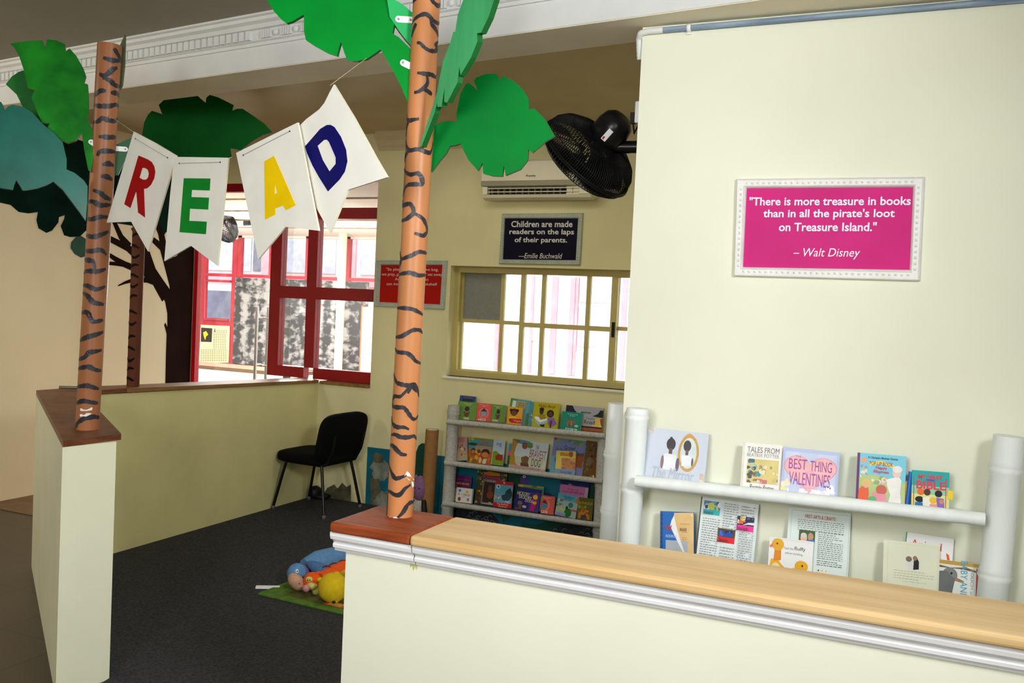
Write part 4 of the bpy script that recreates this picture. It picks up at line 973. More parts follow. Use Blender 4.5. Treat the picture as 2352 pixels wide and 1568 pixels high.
book('silver picture book with two girls and an oval gilt mirror, beside the left white post', PU, zq([(120, 103), (487, 147), (455, 450), (80, 405)]), 0, .012, (204, 212, 226),
     [('r', 0, 0, .035, 1.05, (186, 208, 212)), ('e', .71, .42, .165, .36, (206, 160, 88)), ('e', .71, .42, .128, .30, (214, 226, 226)), ('p', [(.6, .14), (.66, .06), (.7, -.0 + .03), (.74, .05), (.83, .15), (.72, .1)], (206, 160, 88)),
      ('p', [(.33, .48), (.37, .46), (.5, .47), (.53, .5), (.53, .72), (.48, .78), (.33, .78)], (236, 238, 242)), ('e', .425, .28, .072, .12, (66, 62, 68)), ('e', .42, .17, .022, .035, (66, 62, 68)), ('r', .4, .36, .455, .47, (108, 88, 86)), ('e', .31, .64, .025, .13, (150, 116, 120)), ('e', .555, .66, .028, .13, (108, 98, 118)),
      ('p', [(.62, .47), (.72, .46), (.76, .49), (.77, .66), (.62, .68)], (232, 236, 242)), ('e', .685, .28, .06, .11, (72, 68, 72)), ('r', .665, .36, .71, .46, (112, 94, 92)), ('e', .785, .58, .016, .08, (112, 100, 108)),
      ('s', .03, .0, .12, .1, 10, [(206, 186, 160), (220, 214, 214)], 3), ('s', .93, .78, .99, 1, 12, [(206, 186, 160), (220, 214, 214)], 4)],
     [('The Mirror', .17, .74, .84, .96, (184, 190, 200), 'i'), ('IJENEDIOLA', .42, .97, .62, 1.0, (90, 90, 100), 'b')], GU)
book('white storybook of tales with a square mice picture and a signature below', PU, zq([(695, 195), (925, 213), (905, 490), (662, 465)]), 0, .014, (240, 238, 232),
     [('r', 0, 0, .06, 1.02, (226, 224, 214)), ('r', .14, .34, .93, .86, (222, 204, 130)), ('s', .14, .34, .45, .55, 8, [(110, 190, 205), (70, 110, 130), (200, 200, 160)], 5), ('s', .14, .5, .5, .86, 16, [(110, 104, 92), (150, 140, 110), (60, 150, 175), (90, 84, 76)], 6), ('s', .45, .45, .93, .8, 14, [(232, 226, 180), (210, 196, 130), (160, 150, 120)], 7), ('s', .4, .76, .93, .86, 8, [(206, 120, 120), (226, 206, 180)], 8)],
     [('TALES FROM', .13, .08, .93, .2, (92, 92, 96), 'n'), ('BEATRIX POTTER', .13, .215, .93, .295, (150, 150, 150), 'n'), ('Beatrix Potter', .24, .89, .84, 1.0, (60, 58, 56), 'i')], GU)
book('pale blue book with a large pink heart about valentines', PU, zq([(930, 220), (1262, 258), (1245, 525), (905, 490)]), 1, .010, (184, 196, 232),
     [('r', .05, .08, .95, .98, (206, 216, 242)), ('h', .5, .5, .47, .46, (226, 150, 150)), ('h', .5, .5, .455, .445, (246, 186, 190)), ('s', 0, .68, .22, .95, 6, [(248, 232, 160), (250, 240, 200)], 9), ('s', .12, .85, .99, 1.0, 10, [(248, 248, 250), (240, 236, 248)], 10), ('e', .87, .82, .07, .1, (246, 248, 248)), ('e', .87, .8, .012, .02, (90, 100, 110))],
     [('BEST', .12, .23, .44, .46, (152, 48, 150)), ('THING', .5, .24, .88, .47, (150, 60, 150)), ('VALENTINES', .14, .52, .86, .8, (146, 60, 160)), ('THE', .23, .15, .33, .21, (206, 120, 170)), ('ABOUT', .4, .475, .58, .54, (226, 160, 200)), ('Eileen Spinelli', .35, .83, .66, .89, (220, 160, 215), 'i')], GU)
CHEF = (238, 236, 232)
book('light blue pop-up rhyme book with a chef and animals on its cover', PU, zq([(1370, 253), (1655, 280), (1645, 570), (1350, 545)]), 0, .022, (126, 204, 226),
     [('r', 0, 0, .055, 1.02, (108, 52, 110)), ('p', [(.06, .45), (.4, .42), (.62, .5), (1, .55), (1, 1.02), (.06, 1.02)], (186, 204, 140)), ('p', [(.24, .18), (.5, .13), (.76, .2), (.76, .27), (.5, .2), (.25, .25)], (248, 228, 110)), ('e', .14, .14, .06, .05, (238, 160, 120)), ('s', .07, .24, .22, .5, 8, [(226, 222, 206), (150, 160, 210), (180, 200, 160)], 11), ('s', .3, .45, .65, .62, 10, [(232, 226, 210), (214, 170, 140), (150, 180, 110), (236, 190, 200)], 12),
      ('p', [(.62, .5), (.86, .42), (.92, .5), (.9, .75), (.93, 1.0), (.66, 1.0), (.7, .8), (.63, .62)], CHEF), ('e', .82, .36, .09, .09, (232, 206, 190)), ('e', .83, .28, .1, .07, CHEF), ('e', .2, .62, .1, .1, (222, 196, 120)), ('p', [(.06, .75), (.12, .68), (.25, .68), (.27, .82), (.24, 1.0), (.04, 1.0)], (238, 104, 62)), ('e', .2, .66, .055, .05, (226, 186, 150)), ('e', .52, .72, .11, .1, (206, 104, 92)), ('p', [(.42, .8), (.6, .8), (.64, 1.0), (.42, 1.0)], (236, 150, 170)), ('e', .38, .82, .05, .05, (236, 150, 160)), ('e', .34, .92, .09, .05, (110, 180, 120))],
     [('A Christian Mother Goose', .22, .055, .83, .1, (30, 80, 110), 'b'), ('POP-UP BOOK', .26, .155, .74, .235, (150, 70, 90), ''), ('Happy', .39, .245, .62, .325, (206, 24, 96), 'b'), ('Rhymes', .35, .325, .66, .405, (206, 24, 96), 'b')], GU)
bb = book('teal children\'s bible with yellow clasp and a blue carrying handle on its spine', PU, zq([(1700, 358), (1918, 375), (1900, 600), (1672, 580)]), 0, .026, (30, 168, 168),
     [('r', .0, .4, 1, 1.04, (150, 204, 170)), ('r', .0, .62, 1, 1.04, (220, 226, 150)), ('r', .05, .16, .07, 1.02, (200, 50, 60)), ('r', .9, .16, .92, 1.02, (200, 50, 60)), ('e', .25, .56, .1, .09, (230, 110, 50)), ('e', .42, .56, .09, .09, (80, 50, 40)), ('e', .72, .58, .1, .09, (34, 32, 34)), ('e', .22, .76, .12, .08, (24, 24, 28)), ('p', [(.1, .84), (.3, .84), (.32, 1.02), (.1, 1.02)], (30, 120, 180)), ('p', [(.3, .7), (.5, .68), (.56, 1.0), (.32, 1.0)], (240, 236, 226)), ('e', .58, .76, .1, .08, (240, 190, 40)), ('p', [(.5, .86), (.68, .86), (.7, 1.02), (.48, 1.02)], (240, 150, 160)), ('p', [(.66, .68), (.86, .7), (.88, .95), (.7, .95)], (140, 104, 190)), ('e', .8, .78, .06, .06, (210, 140, 100)), ('e', .5, .24, .12, .03, (40, 110, 190))],
     [('MY FIRST', .18, .1, .82, .22, (230, 30, 60), 'b'), ('BIBLE', .13, .26, .9, .48, (230, 30, 60), 'b')], GU)
hq = [V(PU.uv(*p, .02)) for p in zq([(1682, 368), (1658, 575)])]
hp0, hp1 = PU.pt(*hq[0], .02), PU.pt(*hq[1], .02)
MB().tube([hp0 + V((0, 0, .0)), hp1], .0075, mat((30, 96, 186), .3, .03), 12).build('carry_handle', bb, label='blue handle')
cq = [V(PU.uv(*p, .028)) for p in zq([(1902, 478), (1932, 484), (1930, 536), (1898, 530)])]
MB().prism(PU, [[tuple(p) for p in cq][::-1]], .022, .029, mat((240, 208, 20), .35, .03)).build('clasp', bb, label='yellow clasp')
yq = [V(PU.uv(*p, .02)) for p in zq([(1656, 425), (1652, 560)])]
MB().tube([PU.pt(*yq[0], .012), PU.pt(*yq[1], .012)], [.004, .004], mat((240, 196, 20), .4), 8).build('pen', bb, label='yellow pen slipped into the handle')

PL_ = rackplane(YR, LOWZ - .003); vlow = .002
book('blue diary book with a torn curling cover showing a tan page', PL_, zq([(198, 603), (398, 607), (392, 885), (195, 870)]), 1, .014, (22, 104, 184),
     [('p', [(.42, .03), (1, .01), (1, 1.6), (.85, 1.3), (.6, .6), (.42, .32)], (228, 190, 128)), ('r', .17, .63, .83, 1.5, (176, 182, 190)), ('p', [(.42, .08), (.34, .2), (.3, .32), (.5, .62), (.7, .9), (.85, 1.12), (.6, .6), (.48, .3)], (240, 240, 242)), ('p', [(.9, .05), (.97, .05), (.95, .1)], (250, 236, 190)), ('r', .0, .0, .08, 1.5, (16, 78, 150))] + [('r', .02, .06 + .1 * i, .07, .1 + .1 * i, (40, 60, 110)) for i in range(12)] +
     [('l', .62, .26, .9, .28, 1, (130, 110, 80)), ('l', .66, .44, .9, .46, 1, (150, 130, 90)), ('l', .66, .56, .8, .6, 2, (150, 130, 90))],
     [('W', .16, .3, .36, .43, (196, 30, 40), 'b'), ('RODRICK', .18, .51, .52, .57, (210, 220, 236)), ('RULES', .6, .355, .8, .42, (110, 84, 60), 'b')], LG_, vb=vlow)
CB = []
for x0, x1, yy0, yy1 in ((.07, .32, .33, .9), (.42, .62, .05, .44), (.42, .62, .75, .98), (.72, .9, .06, .24), (.72, .92, .46, 1.2), (.42, .62, 1.0, 1.25), (.07, .3, 1.1, 1.3)):
    CB += [('l', x0, yy0, x1, yy1, max(4, int((yy1 - yy0) / .035)), (140, 146, 148)), ('l', x1 + .015, yy0, x1 + .05, yy1, max(4, int((yy1 - yy0) / .035)), (150, 150, 156))]
book('tall white book back listing contents in columns with small colour pictures', PL_, zq([(448, 514), (785, 567), (742, 935), (395, 882)]), 0, .024, (226, 234, 234),
     [('r', 0, 0, .02, 1.5, (60, 70, 70)), ('r', .06, .05, .35, .2, (96, 130, 190)), ('s', .06, .05, .35, .19, 14, [(60, 170, 220), (210, 220, 90), (30, 60, 150), (240, 240, 240)], 21), ('r', .06, .19, .35, .27, (30, 190, 196)),
      ('r', .66, .22, .95, .38, (20, 34, 84)), ('s', .67, .22, .8, .34, 6, [(250, 190, 60), (255, 240, 190), (230, 110, 40)], 22), ('p', [(.76, .36), (.85, .31), (.95, .3), (.95, .34), (.85, .34)], (230, 234, 240)), ('r', .66, .36, .95, .45, (240, 50, 150)), ('r', .35, .46, .65, .6, (84, 62, 30)), ('s', .38, .47, .6, .58, 8, [(20, 70, 180), (40, 110, 220), (10, 30, 90)], 23), ('r', .35, .59, .65, .68, (230, 20, 30)), ('r', .07, .97, .35, 1.06, (220, 90, 90)), ('s', .07, .97, .35, 1.06, 10, [(60, 120, 190), (230, 200, 60), (180, 60, 160)], 24)] + CB,
     [('Human wonders', .08, .2, .24, .26, (20, 60, 70), 'b'), ('Forces of nature', .68, .375, .86, .44, (60, 10, 50), 'b'), ('Culture corner', .37, .6, .53, .67, (70, 0, 0), 'b')], LG_, vb=vlow)
book('large pale book back headed First Arts and Crafts in red letters', PL_, zq([(962, 575), (1335, 620), (1300, 1010), (935, 962)]), 0, .016, (222, 234, 230),
     [('r', .05, .035, .985, .04, (150, 160, 150)), ('r', .05, .035, .055, 1.5, (190, 196, 190)), ('r', .98, .035, .985, 1.5, (170, 176, 166)), ('l', .16, .17, .9, .32, 6, (130, 136, 136)), ('r', .19, .33, .45, .5, (64, 92, 50)), ('e', .27, .45, .055, .065, (226, 178, 150)), ('e', .38, .42, .045, .06, (200, 150, 120)), ('e', .27, .41, .05, .04, (214, 206, 196)), ('p', [(.32, .47), (.44, .46), (.45, .5), (.31, .5)], (60, 120, 180)), ('l', .5, .33, .9, .72, 14, (136, 142, 142)), ('l', .5, .76, .9, .82, 3, (70, 70, 72)), ('r', .51, .9, .69, 1.08, (240, 240, 236)), ('p', [(.52, .9), (.55, .9), (.535, .93)], (40, 60, 120)), ('p', [(.58, .9), (.61, .9), (.595, .93)], (230, 190, 40)), ('p', [(.64, .9), (.67, .9), (.655, .93)], (220, 200, 60)), ('r', .51, 1.04, .69, 1.1, (200, 130, 60))] + [('r', .76 + .012 * i, 1.0, .766 + .012 * i + .004 * (i % 2), 1.04, (30, 30, 34)) for i in range(11)],
     [('FIRST ARTS & CRAFTS', .27, .085, .76, .14, (196, 40, 50))], LG_, vb=vlow)
DK1, DK2 = (238, 176, 30), (226, 136, 26)
book('white board book with two yellow ducklings, in front of the arts and crafts book', PL_, zq([(848, 752), (1108, 785), (1090, 1000), (830, 962)]), 1.2, .016, (238, 238, 236),
     [('r', .05, .04, .97, .045, (190, 186, 170)), ('p', [(.03, .9), (.06, .62), (.2, .58), (.3, .72), (.45, .88), (.5, 1.1), (.02, 1.1)], DK1), ('p', [(.14, .2), (.28, .22), (.29, .62), (.12, .66)], DK2), ('e', .2, .19, .14, .17, DK1), ('p', [(.08, .16), (-.0 + .005, .26), (.03, .3), (.09, .28)], (230, 130, 100)), ('e', .185, .17, .018, .025, (40, 26, 10)), ('e', .18, .92, .12, .22, (236, 218, 160)), ('p', [(.36, .88), (.6, .78), (.75, .88), (.86, 1.1), (.4, 1.12)], (240, 190, 40)), ('e', .76, .72, .15, .16, DK1), ('p', [(.84, .78), (.98, .96), (.95, .99), (.82, .9)], (232, 150, 110)), ('e', .78, .7, .02, .03, (40, 26, 10)), ('p', [(.72, .86), (.84, .9), (.86, 1.1), (.74, 1.1)], DK2)],
     [('Feel the', .35, .23, .56, .3, (150, 150, 150)), ('fluffy', .58, .19, .83, .32, (80, 76, 72)), ('yellow duckling.', .37, .36, .78, .44, (160, 160, 158))], LG_, vb=vlow)
book('white animal book with a parrot and red letters, behind the cream book', PL_, zq([(1650, 722), (1932, 770), (1925, 1000), (1640, 955)]), 0, .012, (238, 238, 238),
     [('r', 0, 0, .02, 1.5, (30, 140, 110)), ('p', [(.86, .38), (.92, .42), (.96, .62), (.98, .9), (.9, .6)], (230, 90, 30)), ('p', [(.93, .55), (.99, .72), (.94, .62)], (30, 110, 70)), ('r', .81, .62, .835, .95, (226, 60, 90))],
     [('Animal', .12, .16, .76, .36, (220, 50, 50)), ('World', .1, .6, .76, .85, (220, 50, 50))], LG_, vb=vlow)
book('cream book back with a small penguin couple picture in the middle', PL_, zq([(1525, 770), (1857, 806), (1845, 1085), (1510, 1045)]), 1, .018, (226, 228, 204),
     [('r', .08, .05, .98, .055, (206, 206, 176)), ('r', .08, .05, .085, 1.4, (206, 206, 176)), ('r', .97, .05, .975, 1.4, (206, 206, 176)), ('e', .47, .47, .085, .13, (226, 224, 220)), ('e', .46, .36, .055, .06, (130, 110, 96)), ('p', [(.55, .36), (.6, .3), (.64, .4), (.64, .56), (.54, .58)], (30, 30, 34)), ('e', .57, .33, .04, .05, (150, 120, 100)), ('l', .2, .62, .9, .78, 4, (176, 178, 160)), ('l', .35, .84, .78, .86, 1, (176, 178, 160))], (), LG_, vb=vlow)
book('touch-and-feel baby animals book with a grey duckling, at the right post', PL_, zq([(1853, 887), (2082, 917), (2070, 1140), (1845, 1110)]), 1, .02, (226, 230, 226),
     [('r', 0, 0, 1, .1, (196, 158, 70)), ('p', [(0, .14), (.3, .18), (.7, .13), (1, .2), (1, .24), (.6, .19), (0, .2)], (120, 90, 50)), ('e', .28, .38, .2, .2, (132, 134, 134)), ('p', [(0, .3), (.2, .28), (.42, .48), (.36, .8), (.3, 1.6), (0, 1.6)], (110, 112, 112)), ('e', .32, .33, .03, .03, (30, 30, 34)), ('p', [(.42, .42), (.55, .46), (.66, .5), (.6, .55), (.42, .52)], (170, 130, 90)), ('r', .965, .12, 1, 1.6, (190, 60, 40))],
     [('BABY ANIMALS', .56, -.05 + .02, .74, 1.35, (70, 160, 190), 'D'), ('TOUCH and FEEL', .82, .15, .9, 1.3, (150, 160, 160), 'D')], LG_, vb=vlow)

# back rack rows ----------------------------------------------------
z1 = lambda pts: zoomed(960, 890, 8.712, pts); zB2 = lambda pts: zoomed(1160, 890, 8.712, pts); zC = lambda pts: zoomed(1020, 1040, 7.84, pts); zD = lambda pts: zoomed(1180, 1040, 7.84, pts)
PB1, PB2, PB3 = [rackplane(YB, sum(q) / 2 - .006, .075) for q in railz]
G1, G2, G3 = 'books on the top rail of the back rack', 'books on the middle rail of the back rack', 'books on the bottom rail of the back rack'
LEAF_G = (104, 148, 60); CORAL = (222, 86, 78)
FACES = [('e', .5, .4, .13, .14, (62, 34, 32)), ('e', .5, .72, .13, .13, (110, 58, 36)), ('e', .37, .6, .04, .04, (30, 24, 24)), ('e', .62, .6, .04, .04, (30, 24, 24))]
HOUSE = [('e', .5, .58, .34, .3, (236, 150, 150)), ('e', .5, .58, .3, .27, (214, 100, 96)), ('p', [(.26, .46), (.5, .26), (.74, .47)], (90, 32, 28)), ('r', .33, .47, .68, .72, (70, 176, 200)), ('r', .42, .58, .6, .74, (228, 120, 110))]
book('navy book standing behind the green ODO book at the left end', PB1, z1([(835, 148), (1142, 180), (1110, 640), (790, 605)]), 0, .012, (24, 66, 128), [('r', .2, .12, .85, .3, (14, 34, 62))], [('Little Stories', .25, .05, .85, .11, (150, 70, 50), 'b')], G1)
book('light green board book titled ODO with two round faces', PB1, z1([(815, 265), (1195, 300), (1145, 655), (765, 620)]), 1, .016, LEAF_G, FACES, [('My first words', .3, .07, .75, .13, (226, 232, 210)), ('English', .42, .15, .65, .2, (226, 232, 210), 'b'), ('ODO', .38, .88, .66, .99, (240, 240, 230), 'b')], G1)
book('coral red board book with a little house in a circle, top row', PB1, z1([(1203, 305), (1482, 325), (1440, 675), (1148, 655)]), 1.05, .014, CORAL, HOUSE, [('My first words', .15, .07, .8, .13, (240, 220, 214)), ('Igbo', .38, .15, .6, .2, (240, 220, 214), 'b'), ('NKLO', .15, .88, .7, .99, (244, 240, 236), 'b')], G1)
book('thick light green board book right of the coral house book', PB1, z1([(1492, 325), (1768, 360), (1715, 700), (1445, 672)]), 1, .024, (100, 142, 58), FACES, [('My first words', .1, .07, .75, .13, (226, 232, 210)), ('Igbo', .32, .15, .55, .21, (226, 232, 210), 'b'), ('OWU', .15, .88, .55, .99, (240, 240, 230), 'b')], G1)
book('tall jungle green book standing behind the yellow Vuyo book', PB1, zB2([(122, 198), (505, 270), (440, 770), (30, 720)]), 0, .012, (96, 150, 156), [('p', [(0, 0), (.35, .02), (.2, .3), (.1, .5), (0, .5)], (90, 140, 50)), ('r', .12, .08, .3, .35, (200, 220, 220)), ('r', .36, .08, .75, .36, (190, 164, 96)), ('r', .88, .5, 1, 1, (80, 120, 60))], [('HOW THE', .4, .12, .72, .18, (50, 40, 30), 'b'), ('TORTOISE', .4, .2, .72, .26, (50, 40, 30), 'b'), ('MADE IT', .4, .28, .72, .34, (50, 40, 30), 'b')], G1)
book('yellow board book Vuyo with a smiling girl and red band', PB1, zB2([(75, 375), (370, 402), (305, 748), (18, 718)]), 1, .022, (222, 160, 30), [('e', .43, .3, .25, .2, (40, 28, 24)), ('e', .22, .2, .1, .09, (40, 28, 24)), ('e', .66, .2, .1, .09, (40, 28, 24)), ('e', .44, .36, .18, .17, (110, 66, 40)), ('p', [(.14, .6), (.36, .52), (.6, .55), (.75, .75), (.2, .8)], (236, 186, 40)), ('p', [(.14, .72), (.28, .66), (.36, .9), (.2, .86)], (100, 60, 36)), ('r', .3, .66, 1, .92, (196, 30, 26))], [('Vuyo', .46, .72, .96, .88, (240, 190, 170), 'n')], G1)
book('blue flowered book mostly hidden behind the Ndu Anyi book', PB1, zB2([(512, 282), (720, 300), (650, 800), (440, 770)]), .4, .01, (70, 140, 170), [('s', 0, 0, 1, .5, 14, [(60, 110, 50), (40, 150, 190), (90, 160, 70)], 31), ('s', 0, .5, 1, 1, 14, [(90, 130, 40), (230, 170, 60), (120, 150, 60)], 32)], (), G1)
YG = (176, 170, 18)
book('yellow-green book Ndu Anyi with two people reading together', PB1, zB2([(592, 280), (1095, 325), (1042, 832), (522, 782)]), 1, .026, YG, [('p', [(.2, .55), (.3, .46), (.48, .46), (.52, .66), (.22, .68)], (150, 126, 40)), ('e', .33, .35, .085, .13, (74, 46, 34)), ('e', .33, .27, .09, .07, (26, 22, 22)), ('e', .68, .42, .14, .15, (26, 22, 26)), ('e', .68, .43, .1, .1, (84, 52, 40)), ('p', [(.6, .6), (.82, .55), (.98, .8), (.8, .92), (.62, .85)], (132, 96, 170)), ('p', [(.08, .6), (.3, .72), (.56, .66), (.6, .76), (.3, .92), (.12, .8)], (150, 190, 200)), ('p', [(.08, .58), (.25, .58), (.32, .7), (.56, .62), (.58, .68), (.32, .8), (.1, .66)], (236, 236, 230)), ('p', [(.3, .88), (.5, .86), (.5, .96), (.36, .95)], (40, 34, 50)), ('p', [(.7, .7), (.78, .68), (.76, .98), (.7, .96)], (90, 50, 40))], [('Ndu Anyi', .2, .07, .84, .23, (176, 40, 26), 'b')], G1)
book('black and silver landscape book The New Road beside the corner post', PB1, zB2([(1232, 340), (1965, 418), (1940, 905), (1170, 842)]), 0, .01, (164, 164, 168), [('p', [(0, 0), (.17, 0), (.24, .18), (.36, .34), (0, .34)], (36, 34, 54)), ('p', [(.72, .36), (.85, .26), (.92, .1), (1, .1), (1, .4)], (40, 38, 60)), ('p', [(.78, .44), (1, .4), (1, .78), (.72, .76), (.82, .6)], (226, 196, 90)), ('p', [(.93, .44), (1, .42), (1, .8), (.95, .62)], (150, 70, 50)), ('r', .0, .78, 1, .84, (36, 34, 48)), ('r', 0, .84, 1, .93, (170, 86, 50)), ('r', 0, .93, 1, 1, (120, 76, 60))], [('eevitree', .41, .19, .67, .27, (30, 30, 34), 'b'), ('The New', .56, .42, .8, .5, (110, 110, 110)), ('Road', .52, .53, .8, .69, (50, 50, 54))], G1)
book('teal board book with a grey elephant, in front of The New Road', PB1, zB2([(1152, 465), (1548, 512), (1500, 880), (1095, 842)]), 1, .018, (20, 138, 116), [('e', .54, .55, .2, .16, (112, 112, 90)), ('p', [(.25, .33), (.36, .42), (.38, .5), (.28, .52), (.2, .42)], (112, 112, 90)), ('r', .4, .6, .5, .8, (100, 100, 80)), ('r', .6, .6, .7, .8, (100, 100, 80)), ('e', .34, .62, .05, .12, (190, 90, 50)), ('e', .52, .6, .04, .14, (170, 130, 90)), ('e', .78, .72, .1, .06, (196, 200, 180))], [('My first words', .28, .09, .8, .16, (214, 230, 220)), ('English', .42, .18, .66, .23, (214, 230, 220), 'b'), ('EDOMUM', .26, .86, .84, .99, (226, 236, 226), 'b')], G1)
book('small pink book with animal pictures at the left end of the middle row', PB2, z1([(727, 995), (975, 980), (962, 1455), (705, 1465)]), 1, .02, (206, 140, 140), [('r', .02, .3, .98, .9, (176, 150, 120)), ('s', .05, .32, .95, .88, 22, [(110, 90, 140), (190, 140, 90), (90, 120, 110), (214, 190, 160), (150, 70, 60)], 41), ('r', 0, .9, 1, 1, (150, 166, 120)), ('l', .1, .05, .9, .2, 4, (120, 70, 80))], (), G2)
book('bright safari book with children in orange, middle row left', PB2, z1([(1032, 985), (1482, 1038), (1468, 1545), (978, 1495)]), 0, .012, (190, 96, 28), [('r', 0, 0, 1, .07, (130, 134, 60)), ('r', 0, .07, 1, .45, (60, 156, 160)), ('e', .18, .26, .2, .06, (36, 62, 36)), ('r', .3, .3, 1, .5, (176, 150, 120)), ('s', .0, .5, 1, .99, 26, [(206, 120, 30), (160, 70, 20), (226, 160, 60), (120, 110, 40), (180, 50, 30)], 42), ('e', .22, .5, .09, .09, (60, 34, 26)), ('e', .22, .55, .07, .07, (196, 120, 70)), ('e', .46, .52, .07, .08, (96, 66, 46)), ('e', .75, .52, .17, .12, (50, 28, 20)), ('e', .74, .63, .14, .11, (206, 124, 70)), ('e', .56, .86, .06, .12, (220, 196, 130)), ('e', .14, .06, .08, .06, (196, 170, 40)), ('p', [(.68, .8), (.84, .78), (.8, .98), (.66, .98)], (210, 206, 180))], [('Safari', .5, .09, .85, .17, (196, 60, 30), 'b'), ('Rescue Friends', .36, .19, .98, .28, (190, 66, 40), 'b')], G2)
book('sky blue book with a green hill and the letters ing, right of the safari book', PB2, z1([(1495, 1032), (1755, 1058), (1690, 1562), (1478, 1535)]), .3, .012, (186, 206, 222), [('p', [(.0, .5), (.3, .44), (.8, .6), (1, .68), (1, 1), (0, 1)], (120, 156, 30)), ('p', [(.3, .66), (.5, .56), (.95, .58), (.9, .82), (.35, .8)], (150, 44, 26)), ('r', 0, 0, .06, 1, (206, 206, 200))], [('ing', .3, .08, .72, .28, (40, 90, 150))], G2)
book('flowered book showing only its left edge behind The Bravest Dog', PB2, zB2([(98, 1120), (400, 1150), (330, 1630), (15, 1585)]), 0, .01, (60, 150, 190), [('r', 0, .3, .35, .5, (222, 96, 130)), ('r', 0, .5, .35, 1, (40, 96, 50)), ('s', 0, .5, .35, 1, 8, [(30, 70, 40), (80, 130, 60)], 44)], (), G2)
book('landscape book The Bravest Dog with a tree and a brown dog', PB2, [(1174.9, 1005.9), (1259.3, 1019.1), (1252.7, 1086), (1171.5, 1074)], 1, .01, (196, 208, 214), [('r', 0, .55, 1, .9, (190, 196, 170)), ('p', [(0, 0), (.2, 0), (.12, .25), (.1, .5), (.16, .8), (.22, .88), (0, .9)], (176, 132, 50)), ('p', [(0, 0), (.35, 0), (.6, .08), (.3, .14), (.15, .12)], (120, 112, 50)), ('p', [(.2, .0), (.5, .02), (.45, .1), (.22, .1)], (60, 150, 190)), ('e', .36, .18, .08, .12, (130, 80, 60)), ('e', .5, .16, .08, .09, (96, 140, 50)), ('p', [(.3, .6), (.42, .52), (.52, .56), (.5, .8), (.34, .8)], (120, 86, 50)), ('p', [(.3, .78), (.52, .76), (.55, .88), (.32, .88)], (90, 70, 50)), ('r', .02, .88, 1, 1, (190, 150, 150))], [('THE', .66, .12, .75, .26, (40, 40, 44), 'n'), ('BRAVEST', .52, .28, .97, .55, (150, 26, 40), 'n'), ('DOG', .6, .58, .85, .84, (34, 34, 36), 'n'), ('KELLY DYER', .6, .9, .85, .95, (110, 60, 66))], G2)
book('lilac blue book Can You Growl Like a Bear, at the back of the middle row', PB2, [(1273, 1003), (1347.1, 1014.5), (1335.5, 1096), (1261, 1087)], 0, .012, (118, 132, 186), [('r', .02, 0, .1, .06, (190, 40, 70)), ('s', .1, .02, .95, .16, 10, [(120, 150, 110), (100, 130, 90)], 45), ('r', 0, .5, .2, 1, (110, 160, 190)), ('e', .84, .5, .16, .13, (160, 92, 36)), ('e', .94, .4, .05, .05, (150, 84, 34)), ('p', [(.62, .5), (.95, .55), (.98, .75), (.6, .72)], (150, 86, 36)), ('e', .2, .6, .09, .12, (80, 100, 70)), ('r', .74, .65, .79, .9, (30, 60, 100))], [('Can You', .1, .26, .34, .34, (30, 34, 70), 'i'), ('Growl', .36, .18, .7, .3, (30, 34, 70), 'i'), ('Like a Bear?', .4, .3, .98, .42, (30, 34, 70), 'i')], G2)
book('small yellow board book in front of the growling bear book', PB2, [(1276.5, 1035.2), (1323.6, 1035.8), (1318.4, 1093), (1276.3, 1088)], 1, .014, (220, 204, 100), [('r', .3, .3, 1, .8, (200, 140, 90)), ('s', .3, .32, 1, .8, 16, [(190, 110, 90), (222, 170, 130), (160, 120, 80)], 46), ('r', 0, .76, 1, 1, (130, 160, 206)), ('e', .76, .13, .12, .12, (170, 100, 60)), ('r', .2, .06, .66, .2, (230, 160, 50))], [('Baby', .24, .07, .4, .13, (80, 40, 30), 'b'), ('Do You Know?', .22, .14, .64, .2, (80, 40, 30), 'b'), ('The World of Babies', .26, .84, .86, .93, (50, 70, 120))], G2)
book('brown bark-patterned book with a title running up its cover, by the corner post', PB2, [(1348.5, 1011), (1392, 1017), (1378, 1101), (1335, 1095)], .2, .014, (110, 72, 24), [('s', 0, 0, .5, 1, 40, [(90, 74, 40), (140, 96, 50), (60, 44, 20), (120, 110, 70), (80, 100, 60)], 47), ('r', .5, .05, .62, .45, (84, 60, 26)), ('s', .3, .5, 1, 1, 14, [(120, 70, 20), (150, 90, 30), (90, 50, 16)], 48), ('e', .3, .55, .14, .12, (120, 104, 76)), ('e', .6, .94, .05, .03, (220, 210, 180))], [('TOOT TOOT', .62, .06, .78, .48, (180, 160, 110), 'V')], G2)
book('purple and green Igbo book behind the white alphabet book', PB3, zC([(148, 388), (485, 428), (450, 900), (95, 862)]), 0, .012, (104, 24, 92), [('r', 0, .45, .3, 1, (110, 160, 60)), ('s', 0, .38, .32, .75, 8, [(96, 150, 50), (130, 180, 80)], 51), ('e', .38, .72, .22, .27, (200, 190, 160))], [('Animals & their sounds', .18, .24, .92, .33, (200, 180, 30), 'b'), ('English Igbo', .22, .12, .88, .16, (160, 90, 150))], G3)
